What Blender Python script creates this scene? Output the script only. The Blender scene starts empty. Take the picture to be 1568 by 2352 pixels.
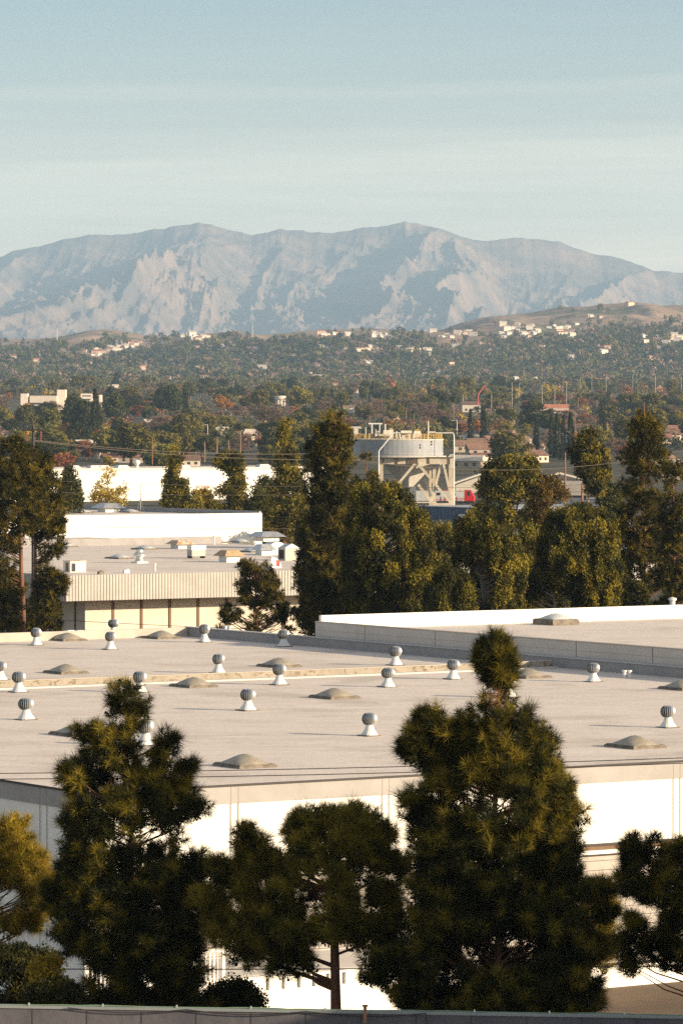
import bpy, math, random
import numpy as np
from mathutils import Vector, Matrix

R = math.radians
rnd = random.Random(7)
S = bpy.context.scene
COL = S.collection

# ------------------------------------------------------------------ camera
F = 9800.0      # focal length in units of the 1568 x 2352 photograph
HY = 960.0      # horizon row
EZ = 25.5       # eye height
cam_d = bpy.data.cameras.new('camera')
cam = bpy.data.objects.new('camera', cam_d); COL.objects.link(cam)
cam_d.sensor_fit = 'VERTICAL'; cam_d.sensor_height = 36.0
cam_d.lens = 36.0 * F / 2352.0
cam_d.shift_y = -(1176.0 - HY) / 2352.0
cam_d.clip_start = 1.0; cam_d.clip_end = 120000.0
cam.location = (0, 0, EZ); cam.rotation_euler = (R(90), 0, 0)
S.camera = cam

# ------------------------------------------------------------------ light
HAZE = 3.9e-5
SUN_ELEV, SUN_AZ = 15.0, -23.0     # azimuth measured from +X towards +Y
sun_dir = Vector((math.cos(R(SUN_ELEV)) * math.cos(R(SUN_AZ)), math.cos(R(SUN_ELEV)) * math.sin(R(SUN_AZ)), math.sin(R(SUN_ELEV))))
sd = bpy.data.lights.new('sun', 'SUN'); so = bpy.data.objects.new('sun', sd); COL.objects.link(so)
sd.energy = 5.0; sd.angle = R(0.5); sd.color = (1.0, 0.80, 0.56)
so.rotation_euler = sun_dir.to_track_quat('Z', 'Y').to_euler(); so.location = (60, -60, 90)

W = bpy.data.worlds.new('World'); S.world = W; W.use_nodes = True
nt = W.node_tree; nt.nodes.clear()
def wn(t, **k):
    n = nt.nodes.new(t)
    for a, b in k.items(): setattr(n, a, b)
    return n
sky = wn('ShaderNodeTexSky', sky_type='NISHITA', sun_disc=False)
sky.sun_elevation = R(SUN_ELEV); sky.sun_rotation = R(90 - SUN_AZ)
sky.air_density = 1.0; sky.dust_density = 1.6; sky.ozone_density = 2.5; sky.altitude = 60
tc = wn('ShaderNodeTexCoord'); sep = wn('ShaderNodeSeparateXYZ'); nt.links.new(tc.outputs['Generated'], sep.inputs[0])
mp = wn('ShaderNodeMapping'); mp.inputs['Scale'].default_value = (4.0, 4.0, 60.0); mp.inputs['Rotation'].default_value = (0, R(1.2), 0)
nt.links.new(tc.outputs['Generated'], mp.inputs[0])
no = wn('ShaderNodeTexNoise'); no.inputs['Scale'].default_value = 1.6; no.inputs['Detail'].default_value = 5; no.inputs['Roughness'].default_value = 0.5
nt.links.new(mp.outputs[0], no.inputs['Vector'])
# bands of thin cirrus: elevation (z of the direction) warped by the noise, through a ramp
ad = wn('ShaderNodeMath', operation='MULTIPLY_ADD'); ad.inputs[1].default_value = 0.012
nt.links.new(no.outputs['Fac'], ad.inputs[0]); nt.links.new(sep.outputs['Z'], ad.inputs[2])
mp2 = wn('ShaderNodeMapping'); mp2.inputs['Scale'].default_value = (14, 14, 260); mp2.inputs['Rotation'].default_value = (0, R(2.0), 0); nt.links.new(tc.outputs['Generated'], mp2.inputs[0])
no2 = wn('ShaderNodeTexNoise'); no2.inputs['Scale'].default_value = 1.5; no2.inputs['Detail'].default_value = 8; no2.inputs['Roughness'].default_value = 0.62; nt.links.new(mp2.outputs[0], no2.inputs['Vector'])
sx = wn('ShaderNodeMath', operation='MULTIPLY_ADD'); sx.inputs[1].default_value = -0.03
nt.links.new(sep.outputs['X'], sx.inputs[0]); nt.links.new(ad.outputs[0], sx.inputs[2])
mr = wn('ShaderNodeMapRange'); mr.inputs['From Min'].default_value = 0.0; mr.inputs['From Max'].default_value = 0.2
nt.links.new(sx.outputs[0], mr.inputs['Value'])
cr = wn('ShaderNodeValToRGB'); cr.color_ramp.interpolation = 'EASE'
els = [(0.0, 1.0), (0.20, .85), (0.27, .58), (0.30, .62), (0.33, .62), (0.352, .40), (0.38, .26), (0.403, .22), (0.417, .27), (0.43, .14), (0.52, 0.03), (0.8, 0.3), (1.0, 0.2)]
els = [(p, v) for p, v in els]
while len(cr.color_ramp.elements) < len(els): cr.color_ramp.elements.new(0.5)
for e, (p, v) in zip(cr.color_ramp.elements, els): e.position = p; e.color = (v, v, v, 1)
nt.links.new(mr.outputs[0], cr.inputs[0])
mx = wn('ShaderNodeMix', data_type='RGBA', blend_type='MIX')
ml = wn('ShaderNodeMath', operation='MULTIPLY'); ml.inputs[1].default_value = 0.55
nt.links.new(cr.outputs[0], ml.inputs[0]); fb_ = wn('ShaderNodeMapRange'); fb_.inputs['From Min'].default_value = .3; fb_.inputs['From Max'].default_value = .7; fb_.inputs['To Min'].default_value = .85; fb_.inputs['To Max'].default_value = 1.12; nt.links.new(no2.outputs['Fac'], fb_.inputs['Value'])
ml2 = wn('ShaderNodeMath', operation='MULTIPLY'); nt.links.new(ml.outputs[0], ml2.inputs[0]); nt.links.new(fb_.outputs[0], ml2.inputs[1]); nt.links.new(ml2.outputs[0], mx.inputs[0])
nt.links.new(sky.outputs[0], mx.inputs[6]); mx.inputs[7].default_value = (15.5, 12.4, 8.6, 1)
bg = wn('ShaderNodeBackground'); bg.inputs['Strength'].default_value = 0.066
ow = wn('ShaderNodeOutputWorld')
nt.links.new(mx.outputs[2], bg.inputs[0]); nt.links.new(bg.outputs[0], ow.inputs[0])

S.view_settings.view_transform = 'Standard'; S.view_settings.look = 'None'
S.view_settings.gamma = 1.0; S.view_settings.exposure = 1.12
S.render.engine = 'CYCLES'
S.cycles.max_bounces = 5; S.cycles.diffuse_bounces = 2; S.cycles.glossy_bounces = 2
S.cycles.transmission_bounces = 3; S.cycles.transparent_max_bounces = 6; S.cycles.volume_bounces = 0
S.cycles.use_denoising = False

# ------------------------------------------------------------------ coordinates
def wpt(x, y, d):                     # photograph point at distance d
    return Vector(((x - 784.0) / F * d, d, EZ - (y - HY) / F * d))
def gpt(x, y, z=0.0):                 # photograph point on the level z
    d = (EZ - z) * F / (y - HY)
    return Vector(((x - 784.0) / F * d, d, z))
TH = 32.5
AX = Vector((math.cos(R(TH)), math.sin(R(TH)), 0)); BX = Vector((-math.sin(R(TH)), math.cos(R(TH)), 0))

# ------------------------------------------------------------------ materials
MATS = {}
def mat(name, col, col2=None, scale=1.0, rough=0.85, metal=0.0, detail=5, contrast=(0.35, 0.65), bump=0.0, coord='Object', stretch=None, objrand=0.0, transl=0.0, spec=0.3, bscale=None):
    if name in MATS: return MATS[name]
    m = bpy.data.materials.new(name); m.use_nodes = True; t = m.node_tree; N = t.nodes; L = t.links
    b = N['Principled BSDF']; b.inputs['Roughness'].default_value = rough; b.inputs['Metallic'].default_value = metal
    b.inputs['Specular IOR Level'].default_value = spec
    c1 = tuple(col) + (1,)
    if col2 is None: col2 = tuple(min(1, c * 1.12) for c in col)
    c2 = tuple(col2) + (1,)
    co = N.new('ShaderNodeTexCoord'); mpn = N.new('ShaderNodeMapping'); L.new(co.outputs[coord], mpn.inputs[0])
    if stretch: mpn.inputs['Scale'].default_value = stretch
    n = N.new('ShaderNodeTexNoise'); n.inputs['Scale'].default_value = scale; n.inputs['Detail'].default_value = detail; n.inputs['Roughness'].default_value = 0.6
    L.new(mpn.outputs[0], n.inputs['Vector'])
    r = N.new('ShaderNodeValToRGB'); r.color_ramp.elements[0].position = contrast[0]; r.color_ramp.elements[1].position = contrast[1]
    r.color_ramp.elements[0].color = c1; r.color_ramp.elements[1].color = c2
    L.new(n.outputs['Fac'], r.inputs[0]); out = r.outputs[0]
    if objrand:
        oi = N.new('ShaderNodeObjectInfo'); h = N.new('ShaderNodeHueSaturation')
        ma = N.new('ShaderNodeMapRange'); ma.inputs['To Min'].default_value = 1 - objrand; ma.inputs['To Max'].default_value = 1 + objrand
        L.new(oi.outputs['Random'], ma.inputs['Value']); L.new(ma.outputs[0], h.inputs['Value']); L.new(out, h.inputs['Color'])
        mb = N.new('ShaderNodeMapRange'); mb.inputs['To Min'].default_value = 0.5 - objrand * 0.06; mb.inputs['To Max'].default_value = 0.5 + objrand * 0.06
        fr = N.new('ShaderNodeMath'); fr.operation = 'MULTIPLY'; fr.inputs[1].default_value = 7.31
        fc = N.new('ShaderNodeMath'); fc.operation = 'FRACT'
        L.new(oi.outputs['Random'], fr.inputs[0]); L.new(fr.outputs[0], fc.inputs[0]); L.new(fc.outputs[0], mb.inputs['Value']); L.new(mb.outputs[0], h.inputs['Hue'])
        out = h.outputs[0]
    L.new(out, b.inputs['Base Color'])
    if bump:
        n2 = N.new('ShaderNodeTexNoise'); n2.inputs['Scale'].default_value = bscale or scale * 6; n2.inputs['Detail'].default_value = 4
        L.new(mpn.outputs[0], n2.inputs['Vector'])
        bp = N.new('ShaderNodeBump'); bp.inputs['Strength'].default_value = bump; bp.inputs['Distance'].default_value = 0.05
        L.new(n2.outputs['Fac'], bp.inputs['Height']); L.new(bp.outputs[0], b.inputs['Normal'])
    if transl:
        tr = N.new('ShaderNodeBsdfTranslucent'); L.new(out, tr.inputs[0]); ms = N.new('ShaderNodeMixShader'); ms.inputs[0].default_value = transl
        o = N['Material Output']; L.new(b.outputs[0], ms.inputs[1]); L.new(tr.outputs[0], ms.inputs[2]); L.new(ms.outputs[0], o.inputs['Surface'])
    MATS[name] = m
    return m

def add_streaks(m, scale, darkcol, amount, stretch, thr=(0.55, 0.7)):
    """second layer of wear: stretched noise mixing in another colour"""
    t = m.node_tree; N = t.nodes; L = t.links; b = N['Principled BSDF']
    src = b.inputs['Base Color'].links[0].from_socket
    co = N.new('ShaderNodeTexCoord'); mpn = N.new('ShaderNodeMapping'); mpn.inputs['Scale'].default_value = stretch
    L.new(co.outputs['Object'], mpn.inputs[0])
    n = N.new('ShaderNodeTexNoise'); n.inputs['Scale'].default_value = scale; n.inputs['Detail'].default_value = 6; n.inputs['Roughness'].default_value = 0.65
    L.new(mpn.outputs[0], n.inputs['Vector'])
    r = N.new('ShaderNodeMapRange'); r.inputs['From Min'].default_value = thr[0]; r.inputs['From Max'].default_value = thr[1]; r.inputs['To Max'].default_value = amount
    L.new(n.outputs['Fac'], r.inputs['Value'])
    x = N.new('ShaderNodeMix'); x.data_type = 'RGBA'; x.inputs[7].default_value = tuple(darkcol) + (1,)
    L.new(r.outputs[0], x.inputs[0]); L.new(src, x.inputs[6]); L.new(x.outputs[2], b.inputs['Base Color'])
    return m

ROOF = mat('roof_cap_sheet', (.63, .56, .49), (.70, .625, .555), .35, .95, bump=.35, bscale=3.0, spec=.1)
add_streaks(ROOF, .14, (.48, .42, .36), .8, (1, 1, 1), (.52, .64))
add_streaks(ROOF, .9, (.42, .36, .31), .55, (.5, .5, 1), (.60, .70))
add_streaks(ROOF, .5, (.50, .45, .40), .7, (.12, 1.6, 1), (.5, .75))
add_streaks(ROOF, 9.0, (.74, .67, .60), .45, (1, 1, 1), (.5, .62))
def add_seams(m, w, h, col, amt):
    t = m.node_tree; N = t.nodes; Lk = t.links; b = N['Principled BSDF']; src = b.inputs['Base Color'].links[0].from_socket
    co = N.new('ShaderNodeTexCoord'); mpn = N.new('ShaderNodeMapping'); mpn.inputs['Rotation'].default_value = (0, 0, R(-TH)); Lk.new(co.outputs['Object'], mpn.inputs[0])
    br = N.new('ShaderNodeTexBrick'); br.inputs['Scale'].default_value = 1; br.inputs['Brick Width'].default_value = w; br.inputs['Row Height'].default_value = h; br.inputs['Mortar Size'].default_value = .035; br.inputs['Mortar Smooth'].default_value = .5
    br.inputs['Color1'].default_value = (0, 0, 0, 1); br.inputs['Color2'].default_value = (.18, .18, .18, 1); br.inputs['Mortar'].default_value = (1, 1, 1, 1)
    Lk.new(mpn.outputs[0], br.inputs['Vector']); x = N.new('ShaderNodeMix'); x.data_type = 'RGBA'; ml_ = N.new('ShaderNodeMath'); ml_.operation = 'MULTIPLY'; ml_.inputs[1].default_value = amt
    Lk.new(br.outputs['Color'], ml_.inputs[0]); Lk.new(ml_.outputs[0], x.inputs[0]); Lk.new(src, x.inputs[6]); x.inputs[7].default_value = tuple(col) + (1,); Lk.new(x.outputs[2], b.inputs['Base Color'])
add_seams(ROOF, 10.0, .95, (.34, .30, .26), .5)
WHITE = add_streaks(mat('white_paint', (.80, .775, .71), (.84, .82, .76), .4, .8), .8, (.62, .58, .50), .35, (1, 1, .12), (.55, .8))
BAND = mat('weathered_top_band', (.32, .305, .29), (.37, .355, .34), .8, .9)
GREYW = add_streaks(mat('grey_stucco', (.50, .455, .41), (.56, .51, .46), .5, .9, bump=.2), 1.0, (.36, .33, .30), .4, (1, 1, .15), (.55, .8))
DARKLINE = mat('dark_flashing', (.05, .045, .045), rough=.7)
STAIN = add_streaks(mat('stained_wall_paint', (.27, .24, .19), (.34, .30, .245), .7, .9), 3.0, (.14, .10, .06), .8, (1, 1, 1.3), (.53, .62))
SHADEP = mat('shaded_parapet', (.27, .26, .26), (.33, .315, .31), .8, .9)  # parapet faces turned from the sun: their shade put into the colour
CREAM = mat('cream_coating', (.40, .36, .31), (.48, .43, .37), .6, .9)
TAN = mat('tan_stucco', (.53, .48, .40), (.58, .53, .45), .6, .9)
FLUTE = mat('fluted_fascia', (.40, .37, .335), (.46, .43, .39), .6, .85)
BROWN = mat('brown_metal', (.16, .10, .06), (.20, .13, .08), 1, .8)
GALV = add_streaks(mat('galvanised_metal', (.50, .51, .50), (.68, .68, .66), 3, .38, .75, spec=.5), 2.0, (.32, .24, .18), .5, (1, 1, .5), (.52, .68))
VWHITE = mat('white_vent_paint', (.62, .62, .60), (.74, .73, .70), 3, .5, .1)
DOME = mat('skylight_dome', (.25, .22, .165), (.34, .30, .235), 2.5, .45, spec=.5)
DOMEW = mat('skylight_dome_pale', (.46, .47, .46), (.56, .57, .55), 2.5, .4, spec=.5)
CURB = mat('skylight_curb', (.12, .10, .08), (.22, .19, .15), 3, .8)
RUST = add_streaks(mat('rusty_metal', (.50, .42, .32), (.58, .50, .40), 2, .7), 1.4, (.36, .15, .05), .8, (1, 1, 1), (.45, .6))
REDM = mat('red_panel', (.30, .05, .035), (.36, .07, .05), 2, .6)
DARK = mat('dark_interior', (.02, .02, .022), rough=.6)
WOOD = mat('utility_wood', (.20, .10, .055), (.28, .15, .09), 2, .9)
WIRE = mat('wire_dark', (.035, .028, .03), rough=.6)
WIREL = mat('wire_pale', (.17, .14, .10), rough=.45, metal=.5)
BARK = mat('pine_bark', (.13, .065, .038), (.24, .12, .07), 3, .95, bump=.6, stretch=(1, 1, .3))
BARKG = mat('pale_bark', (.32, .26, .20), (.42, .36, .29), 3, .95, stretch=(1, 1, .3))
def leaf(name, a, b, sc=.6, tr=.25, objrand=0.0, contrast=(.4, .6)):
    return mat(name, a, b, sc, .7, detail=3, contrast=contrast, objrand=objrand, transl=tr, spec=.15)
PINE = leaf('pine_needles', (.013, .016, .004), (.050, .048, .009), 1.5, .2)  # near-black tone, the deep crown shade put into the colour
PINE2 = leaf('pine_needles_fresh_lit', (.12, .100, .012), (.27, .205, .024), 1.5, .25)  # bright tufts, sunlit highlights put into the needle colour
PINEG2 = leaf('pine_needles_gold_fresh_lit', (.26, .20, .02), (.44, .31, .035), 1.1, .25)
PINEG = leaf('pine_needles_sunlit_gold', (.13, .105, .014), (.27, .195, .025), 1.1, .25)  # gold of the low sun put into the needle colour
PINEM = leaf('pine_needles_mid', (.018, .020, .006), (.070, .060, .012), .7, .2)
PINEM2 = leaf('pine_needles_mid_fresh_lit', (.10, .083, .013), (.22, .165, .024), .7, .25)  # lighter tufts imitating sun on the middle pines
CYP = leaf('cypress_foliage', (.021, .024, .006), (.075, .066, .012), .7, .2)
CYP2 = leaf('cypress_foliage_fresh_lit', (.12, .108, .013), (.29, .225, .027), .7, .25)  # lighter sprays, their sunlit tone part of the colour
DKG = leaf('dark_foliage', (.032, .039, .013), (.095, .090, .022), .4, .2, .25)
OLV = leaf('olive_foliage', (.09, .082, .018), (.24, .19, .034), .4, .25, .25)
YEL = leaf('yellow_foliage', (.26, .19, .02), (.50, .34, .035), .5, .3, .1)
ORG = leaf('orange_foliage', (.34, .14, .015), (.52, .24, .02), .5, .3, .1)
RUSTL = leaf('rust_foliage', (.20, .075, .03), (.32, .125, .045), .5, .3, .15)
BARE = leaf('bare_twigs', (.16, .105, .08), (.25, .165, .12), .4, .1, .2)
DEAD = leaf('dead_needles', (.20, .10, .05), (.30, .16, .07), 2, .3)
GROUND = mat('ground_dirt', (.085, .062, .042), (.15, .105, .07), .15, .95, bump=.2)
DRY = mat('dry_hill_grass', (.22, .145, .10), (.35, .245, .175), .004, .95, detail=8)
add_streaks(DRY, .012, (.06, .07, .03), .85, (1, .5, 1), (.5, .6))
MTN = mat('mountain_slope', (.12, .095, .08), (.24, .165, .125), .0030, .95, detail=10, contrast=(.42, .6))
ASPH = mat('asphalt', (.05, .05, .052), (.07, .068, .066), .5, .9)
YELP = mat('yellow_paint', (.42, .27, .07), (.50, .34, .10), 1, .6)
TANKM = add_streaks(mat('tank_paint', (.24, .255, .275), (.30, .315, .335), .3, .6), .5, (.24, .19, .15), .6, (1, 1, .15))
BEIGES = add_streaks(mat('beige_steel', (.50, .44, .34), (.58, .51, .41), .6, .7), .5, (.30, .20, .12), .5, (1, 1, .3), (.5, .65))
CONC = mat('concrete_panel', (.42, .39, .35), (.50, .47, .42), .8, .9)
BLUEW = mat('blue_shade_metal', (.055, .085, .135), (.08, .115, .175), .3, .6)  # metal whose navy colour carries the blue of shade
REDL = mat('red_livery', (.50, .02, .02), (.60, .03, .03), 1, .4)
SILV = mat('silver_livery', (.62, .62, .60), (.72, .72, .69), 1, .4, .2)
TERRA = mat('terracotta', (.34, .13, .08), (.42, .18, .11), .3, .85)
BRICKR = mat('brown_shingles', (.16, .085, .06), (.24, .14, .10), .5, .9, objrand=.3)
HWALL = mat('house_stucco', (.46, .38, .29), (.54, .45, .36), .3, .9, objrand=.25)
HWHITE = mat('house_white', (.60, .53, .44), (.70, .62, .53), .3, .9, objrand=.15)
GLASS = mat('dark_glass', (.03, .035, .045), rough=.15, spec=.6)
GREENC = mat('green_cable', (.16, .24, .15), rough=.6)
NEARW = add_streaks(mat('near_block_wall', (.08, .078, .09), (.12, .115, .125), .8, .9, bump=.3), 2.0, (.12, .11, .12), .6, (1, 1, .5), (.5, .7))
SLATE = mat('slate_roof', (.24, .21, .18), (.30, .27, .23), .4, .9)

# ------------------------------------------------------------------ mesh helpers
class MB:
    def __init__(s): s.v = []; s.f = []; s.m = []
    def add(s, vs, fs, mi=0):
        o = len(s.v); s.v += [tuple(p) for p in vs]; s.f += [tuple(i + o for i in f) for f in fs]; s.m += [mi] * len(fs)
    def box(s, o, ax, ay, az, mi=0):
        """corner o and three edge vectors"""
        o, ax, ay, az = map(Vector, (o, ax, ay, az))
        vs = [o, o+ax, o+ax+ay, o+ay, o+az, o+ax+az, o+ax+ay+az, o+ay+az]
        s.add(vs, [(0,3,2,1),(4,5,6,7),(0,1,5,4),(1,2,6,5),(2,3,7,6),(3,0,4,7)], mi)
    def cbox(s, c, hx, hy, z0, z1, ang=0.0, mi=0):
        ca, sa = math.cos(ang), math.sin(ang); ex = Vector((ca, sa, 0)) * hx; ey = Vector((-sa, ca, 0)) * hy
        o = Vector((c[0], c[1], z0)) - ex - ey
        s.box(o, ex * 2, ey * 2, (0, 0, z1 - z0), mi)
    def tube(s, pts, rad, n=6, mi=0, cap=True):
        pts = [Vector(p) for p in pts]
        if not isinstance(rad, (list, tuple)): rad = [rad] * len(pts)
        rings = []
        up = Vector((0.13, 0.2, 1)).normalized()
        for i, p in enumerate(pts):
            t = (pts[min(i+1, len(pts)-1)] - pts[max(i-1, 0)]).normalized()
            u = t.cross(up)
            if u.length < .05: u = t.cross(Vector((1, 0, 0)))
            u.normalize(); w = t.cross(u)
            rings.append([p + (u * math.cos(2*math.pi*k/n) + w * math.sin(2*math.pi*k/n)) * rad[i] for k in range(n)])
        vs = [q for r in rings for q in r]; fs = []
        for i in range(len(pts)-1):
            for k in range(n):
                a = i*n+k; b = i*n+(k+1) % n
                fs.append((a, b, b+n, a+n))
        if cap: fs.append(tuple(range(n-1, -1, -1))); fs.append(tuple(range(len(vs)-n, len(vs))))
        s.add(vs, fs, mi)
    def lathe(s, c, prof, n=16, mi=0):
        c = Vector(c); vs = []; fs = []
        for r, z in prof:
            for k in range(n):
                a = 2*math.pi*k/n; vs.append((c.x + r*math.cos(a), c.y + r*math.sin(a), c.z + z))
        for i in range(len(prof)-1):
            for k in range(n):
                a = i*n+k; b = i*n+(k+1) % n; fs.append((a, b, b+n, a+n))
        s.add(vs, fs, mi)
    def build(s, name, mats, parent=None, smooth=False):
        me = bpy.data.meshes.new(name); me.from_pydata(s.v, [], s.f)
        if not isinstance(mats, (list, tuple)): mats = [mats]
        for m in mats: me.materials.append(m)
        me.polygons.foreach_set('material_index', s.m)
        if smooth: me.polygons.foreach_set('use_smooth', [True] * len(s.f))
        me.update()
        o = bpy.data.objects.new(name, me); COL.objects.link(o)
        if parent:
            o.parent = parent
            o.matrix_parent_inverse = Matrix.Identity(4)
        return o
def rebase(o, loc):
    """move the origin of a world-space mesh object to loc (or its vertices to parent space)"""
    o.data.transform(Matrix.Translation(-Vector(loc)))
def np_mesh(name, co, fsize, mats, parent=None, midx=None):
    """co: (n*fsize,3) array, each fsize vertices one face"""
    n = len(co) // fsize
    me = bpy.data.meshes.new(name)
    me.vertices.add(n * fsize); me.loops.add(n * fsize); me.polygons.add(n)
    me.vertices.foreach_set('co', np.asarray(co, dtype=np.float32).ravel())
    me.loops.foreach_set('vertex_index', np.arange(n * fsize, dtype=np.int32))
    me.polygons.foreach_set('loop_start', np.arange(0, n * fsize, fsize, dtype=np.int32))
    if not isinstance(mats, (list, tuple)): mats = [mats]
    for m in mats: me.materials.append(m)
    if midx is not None: me.polygons.foreach_set('material_index', np.asarray(midx, dtype=np.int32))
    me.update(calc_edges=True)
    o = bpy.data.objects.new(name, me); COL.objects.link(o)
    if parent: o.parent = parent
    return o
def tag(o, label=None, cat=None, group=None, kind=None):
    if label: o['label'] = label
    if cat: o['category'] = cat
    if group: o['group'] = group
    if kind: o['kind'] = kind
    return o
def empty(name, loc, label, cat, group=None):
    o = bpy.data.objects.new(name, None); COL.objects.link(o); o.location = loc; o.empty_display_size = .1
    return tag(o, label, cat, group)
def copy_tree(o, parent=None):
    c = o.copy(); COL.objects.link(c); c.parent = parent
    for ch in list(o.children): copy_tree(ch, c)
    return c
def part(mb, name, m, root, smooth=False):
    """world-space mesh builder -> child of root"""
    o = mb.build(name, m, root, smooth); rebase(o, root.location); return o

# ------------------------------------------------------------------ noise
def vnoise(x, y, seed=0):
    xi = np.floor(x).astype(np.int64); yi = np.floor(y).astype(np.int64); xf = x - xi; yf = y - yi
    def h(a, b):
        n = (a * 374761393 + b * 668265263 + seed * 1442695041) & 0xffffffff
        n = ((n ^ (n >> 13)) * 1274126177) & 0xffffffff
        return ((n ^ (n >> 16)) & 0xffff) / 65535.0
    u = xf*xf*(3-2*xf); v = yf*yf*(3-2*yf)
    return (h(xi, yi)*(1-u) + h(xi+1, yi)*u)*(1-v) + (h(xi, yi+1)*(1-u) + h(xi+1, yi+1)*u)*v
def fbm(x, y, o=5, seed=0, ridged=False, gain=.5):
    a = 1.0; s = np.zeros_like(x); t = 0
    for i in range(o):
        n = vnoise(x, y, seed + i)
        if ridged: n = 1 - np.abs(2*n - 1); n = n * n
        s += a * n; t += a; a *= gain; x = x*2.03 + 11.7; y = y*2.03 + 5.1
    return s / t

# ------------------------------------------------------------------ terrain
RX = [-400,0,60,110,160,215,260,310,360,420,500,560,600,640,680,760,860,940,1000,1030,1060,1100,1130,1220,1280,1350,1420,1460,1500,1568,2000]
RY = [790,782,784,783,777,763,756,764,774,772,770,776,778,770,763,758,756,762,764,756,745,733,728,720,708,705,700,703,706,702,700]
def terrain(X, Y):
    X = np.asarray(X, float); Y = np.asarray(Y, float)
    Yc = np.maximum(Y, 50); xd = 784 + X / Yc * F
    base = np.clip((Y - 1350) / 4650, 0, 1.0) * 80 + np.where(Y > 1500, 1, 0) * (fbm(X/300, Y/300, 3, 5) - .5) * np.clip((Y-1500)/1000, 0, 1) * 8
    rid = np.interp(784 + X / 9000 * F, RX, RY); zr = EZ + (HY - rid) * 9000 / F
    t = np.clip((Y - 6000) / 3000, 0, 1)
    s = t * t * (3 - 2 * t) * .55 + t * .45
    z = base + (zr - 80) * s
    z += (fbm(X/420, Y/650, 5, 21, True) - .45) * 60 * np.sin(np.pi * np.clip(t, 0, 1)) ** .8 * (t < 1)
    z = np.where(Y > 9000, z - (Y - 9000) * .08, z)
    return z
_ys = np.concatenate([np.linspace(700, 6000, 500), np.linspace(6020, 9000, 300)])
def on_ground(x, y):
    """first ground point seen at photograph position (x, y)"""
    X = (x - 784) / F * _ys; z = terrain(X, _ys)
    yy = HY - (z - EZ) / _ys * F
    i = np.argmax(yy <= y) if (yy <= y).any() else len(_ys) - 1
    return Vector((float(X[i]), float(_ys[i]), float(z[i])))
def grid_obj(name, ys, us, zf, m, smooth=True):
    """us: lateral factors; x = u*(y*.16+120)"""
    Yg, Ug = np.meshgrid(ys, us, indexing='ij'); Xg = Ug * (Yg * .17 + 130)
    Z = zf(Xg, Yg); n, k = Yg.shape
    co = np.stack([Xg, Yg, Z], -1).reshape(-1, 3)
    i = np.arange(n-1)[:, None] * k + np.arange(k-1)[None]
    q = np.stack([i, i+1, i+k+1, i+k], -1).reshape(-1, 4)
    me = bpy.data.meshes.new(name); me.vertices.add(len(co)); me.vertices.foreach_set('co', co.astype(np.float32).ravel())
    me.loops.add(q.size); me.polygons.add(len(q)); me.loops.foreach_set('vertex_index', q.ravel().astype(np.int32))
    me.polygons.foreach_set('loop_start', np.arange(0, q.size, 4, dtype=np.int32)); me.materials.append(m)
    me.polygons.foreach_set('use_smooth', np.full(len(q), smooth)); me.update(calc_edges=True)
    o = bpy.data.objects.new(name, me); COL.objects.link(o); o['kind'] = 'structure'; return o
grid_obj('ground', np.concatenate([[-400, -100, 0, 60, 120], np.linspace(200, 560, 6)]), np.linspace(-1, 1, 40), terrain, GROUND)
PLAIN = mat('plain_scrub', (.030, .032, .014), (.085, .066, .038), .03, .95, detail=8)
grid_obj('plain', np.concatenate([[560], np.linspace(700, 1400, 8), np.linspace(1500, 6000, 90)]), np.linspace(-1, 1, 90), terrain, PLAIN)
grid_obj('hills', np.concatenate([np.linspace(6000, 9000, 170), np.linspace(9200, 12000, 10)]), np.linspace(-1, 1, 320), terrain, DRY)

MX = [-300,0,60,130,205,260,330,380,430,460,520,580,640,700,760,800,860,930,960,1010,1060,1120,1200,1270,1330,1400,1450,1500,1568,1900]
MY = [640,588,572,555,538,540,529,525,513,513,528,540,530,531,533,530,521,508,512,528,545,552,548,553,574,590,603,622,626,650]
def mountains(X, Y):
    D0, D1 = 20000., 27000.
    xd = 784 + X / D1 * F
    rid = np.interp(xd, MX, MY) + (fbm(xd/36, xd*0, 4, 77) - .5) * 11
    zr = EZ + (HY - rid) * D1 / F
    t = np.clip((Y - D0) / (D1 - D0), 0, 1)
    prof = t ** .62
    wx = X - (Y - D1) * .16 + (fbm(X/1300, Y/2600, 3, 40) - .5) * 900
    r = fbm(wx/820, Y/6500, 5, 31, True, .46)
    r2 = fbm((X + (Y-D1)*.10)/1500, Y/5000, 3, 52, True)
    r3 = fbm((X + (Y-D1)*.8)/190, Y/700, 4, 63, True, .6)
    g_ = .80*(1-r) + .5*(1-r2) + .15*(1-r3)
    g_ = .32 + (g_ - .32) * np.clip(t * 2.2, 0, 1) + .06 * ((1 - fbm(X/110, Y/300, 3, 71, True)) - .5)
    z = 60 + (zr - 60) * prof * (1 - .95 * (g_ - .32) * np.clip((1 - t)*2.2, 0, 1) ** .8)
    z = np.where(Y > D1, zr - (Y - D1) * .35, z)
    foot = fbm(X/1800, Y/1000, 3, 91)
    return z
grid_obj('mountains', np.concatenate([np.linspace(19000, 27000, 300), np.linspace(27100, 30000, 12)]), np.linspace(-.62, .62, 900), mountains, MTN, True)
MB_ = MB(); MB_.box((-9000, 11900, -2), (18000, 0, 0), (0, 8000, 0), (0, 0, 1)); vf = MB_.build('valley_floor', GROUND); vf['kind'] = 'structure'

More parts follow.
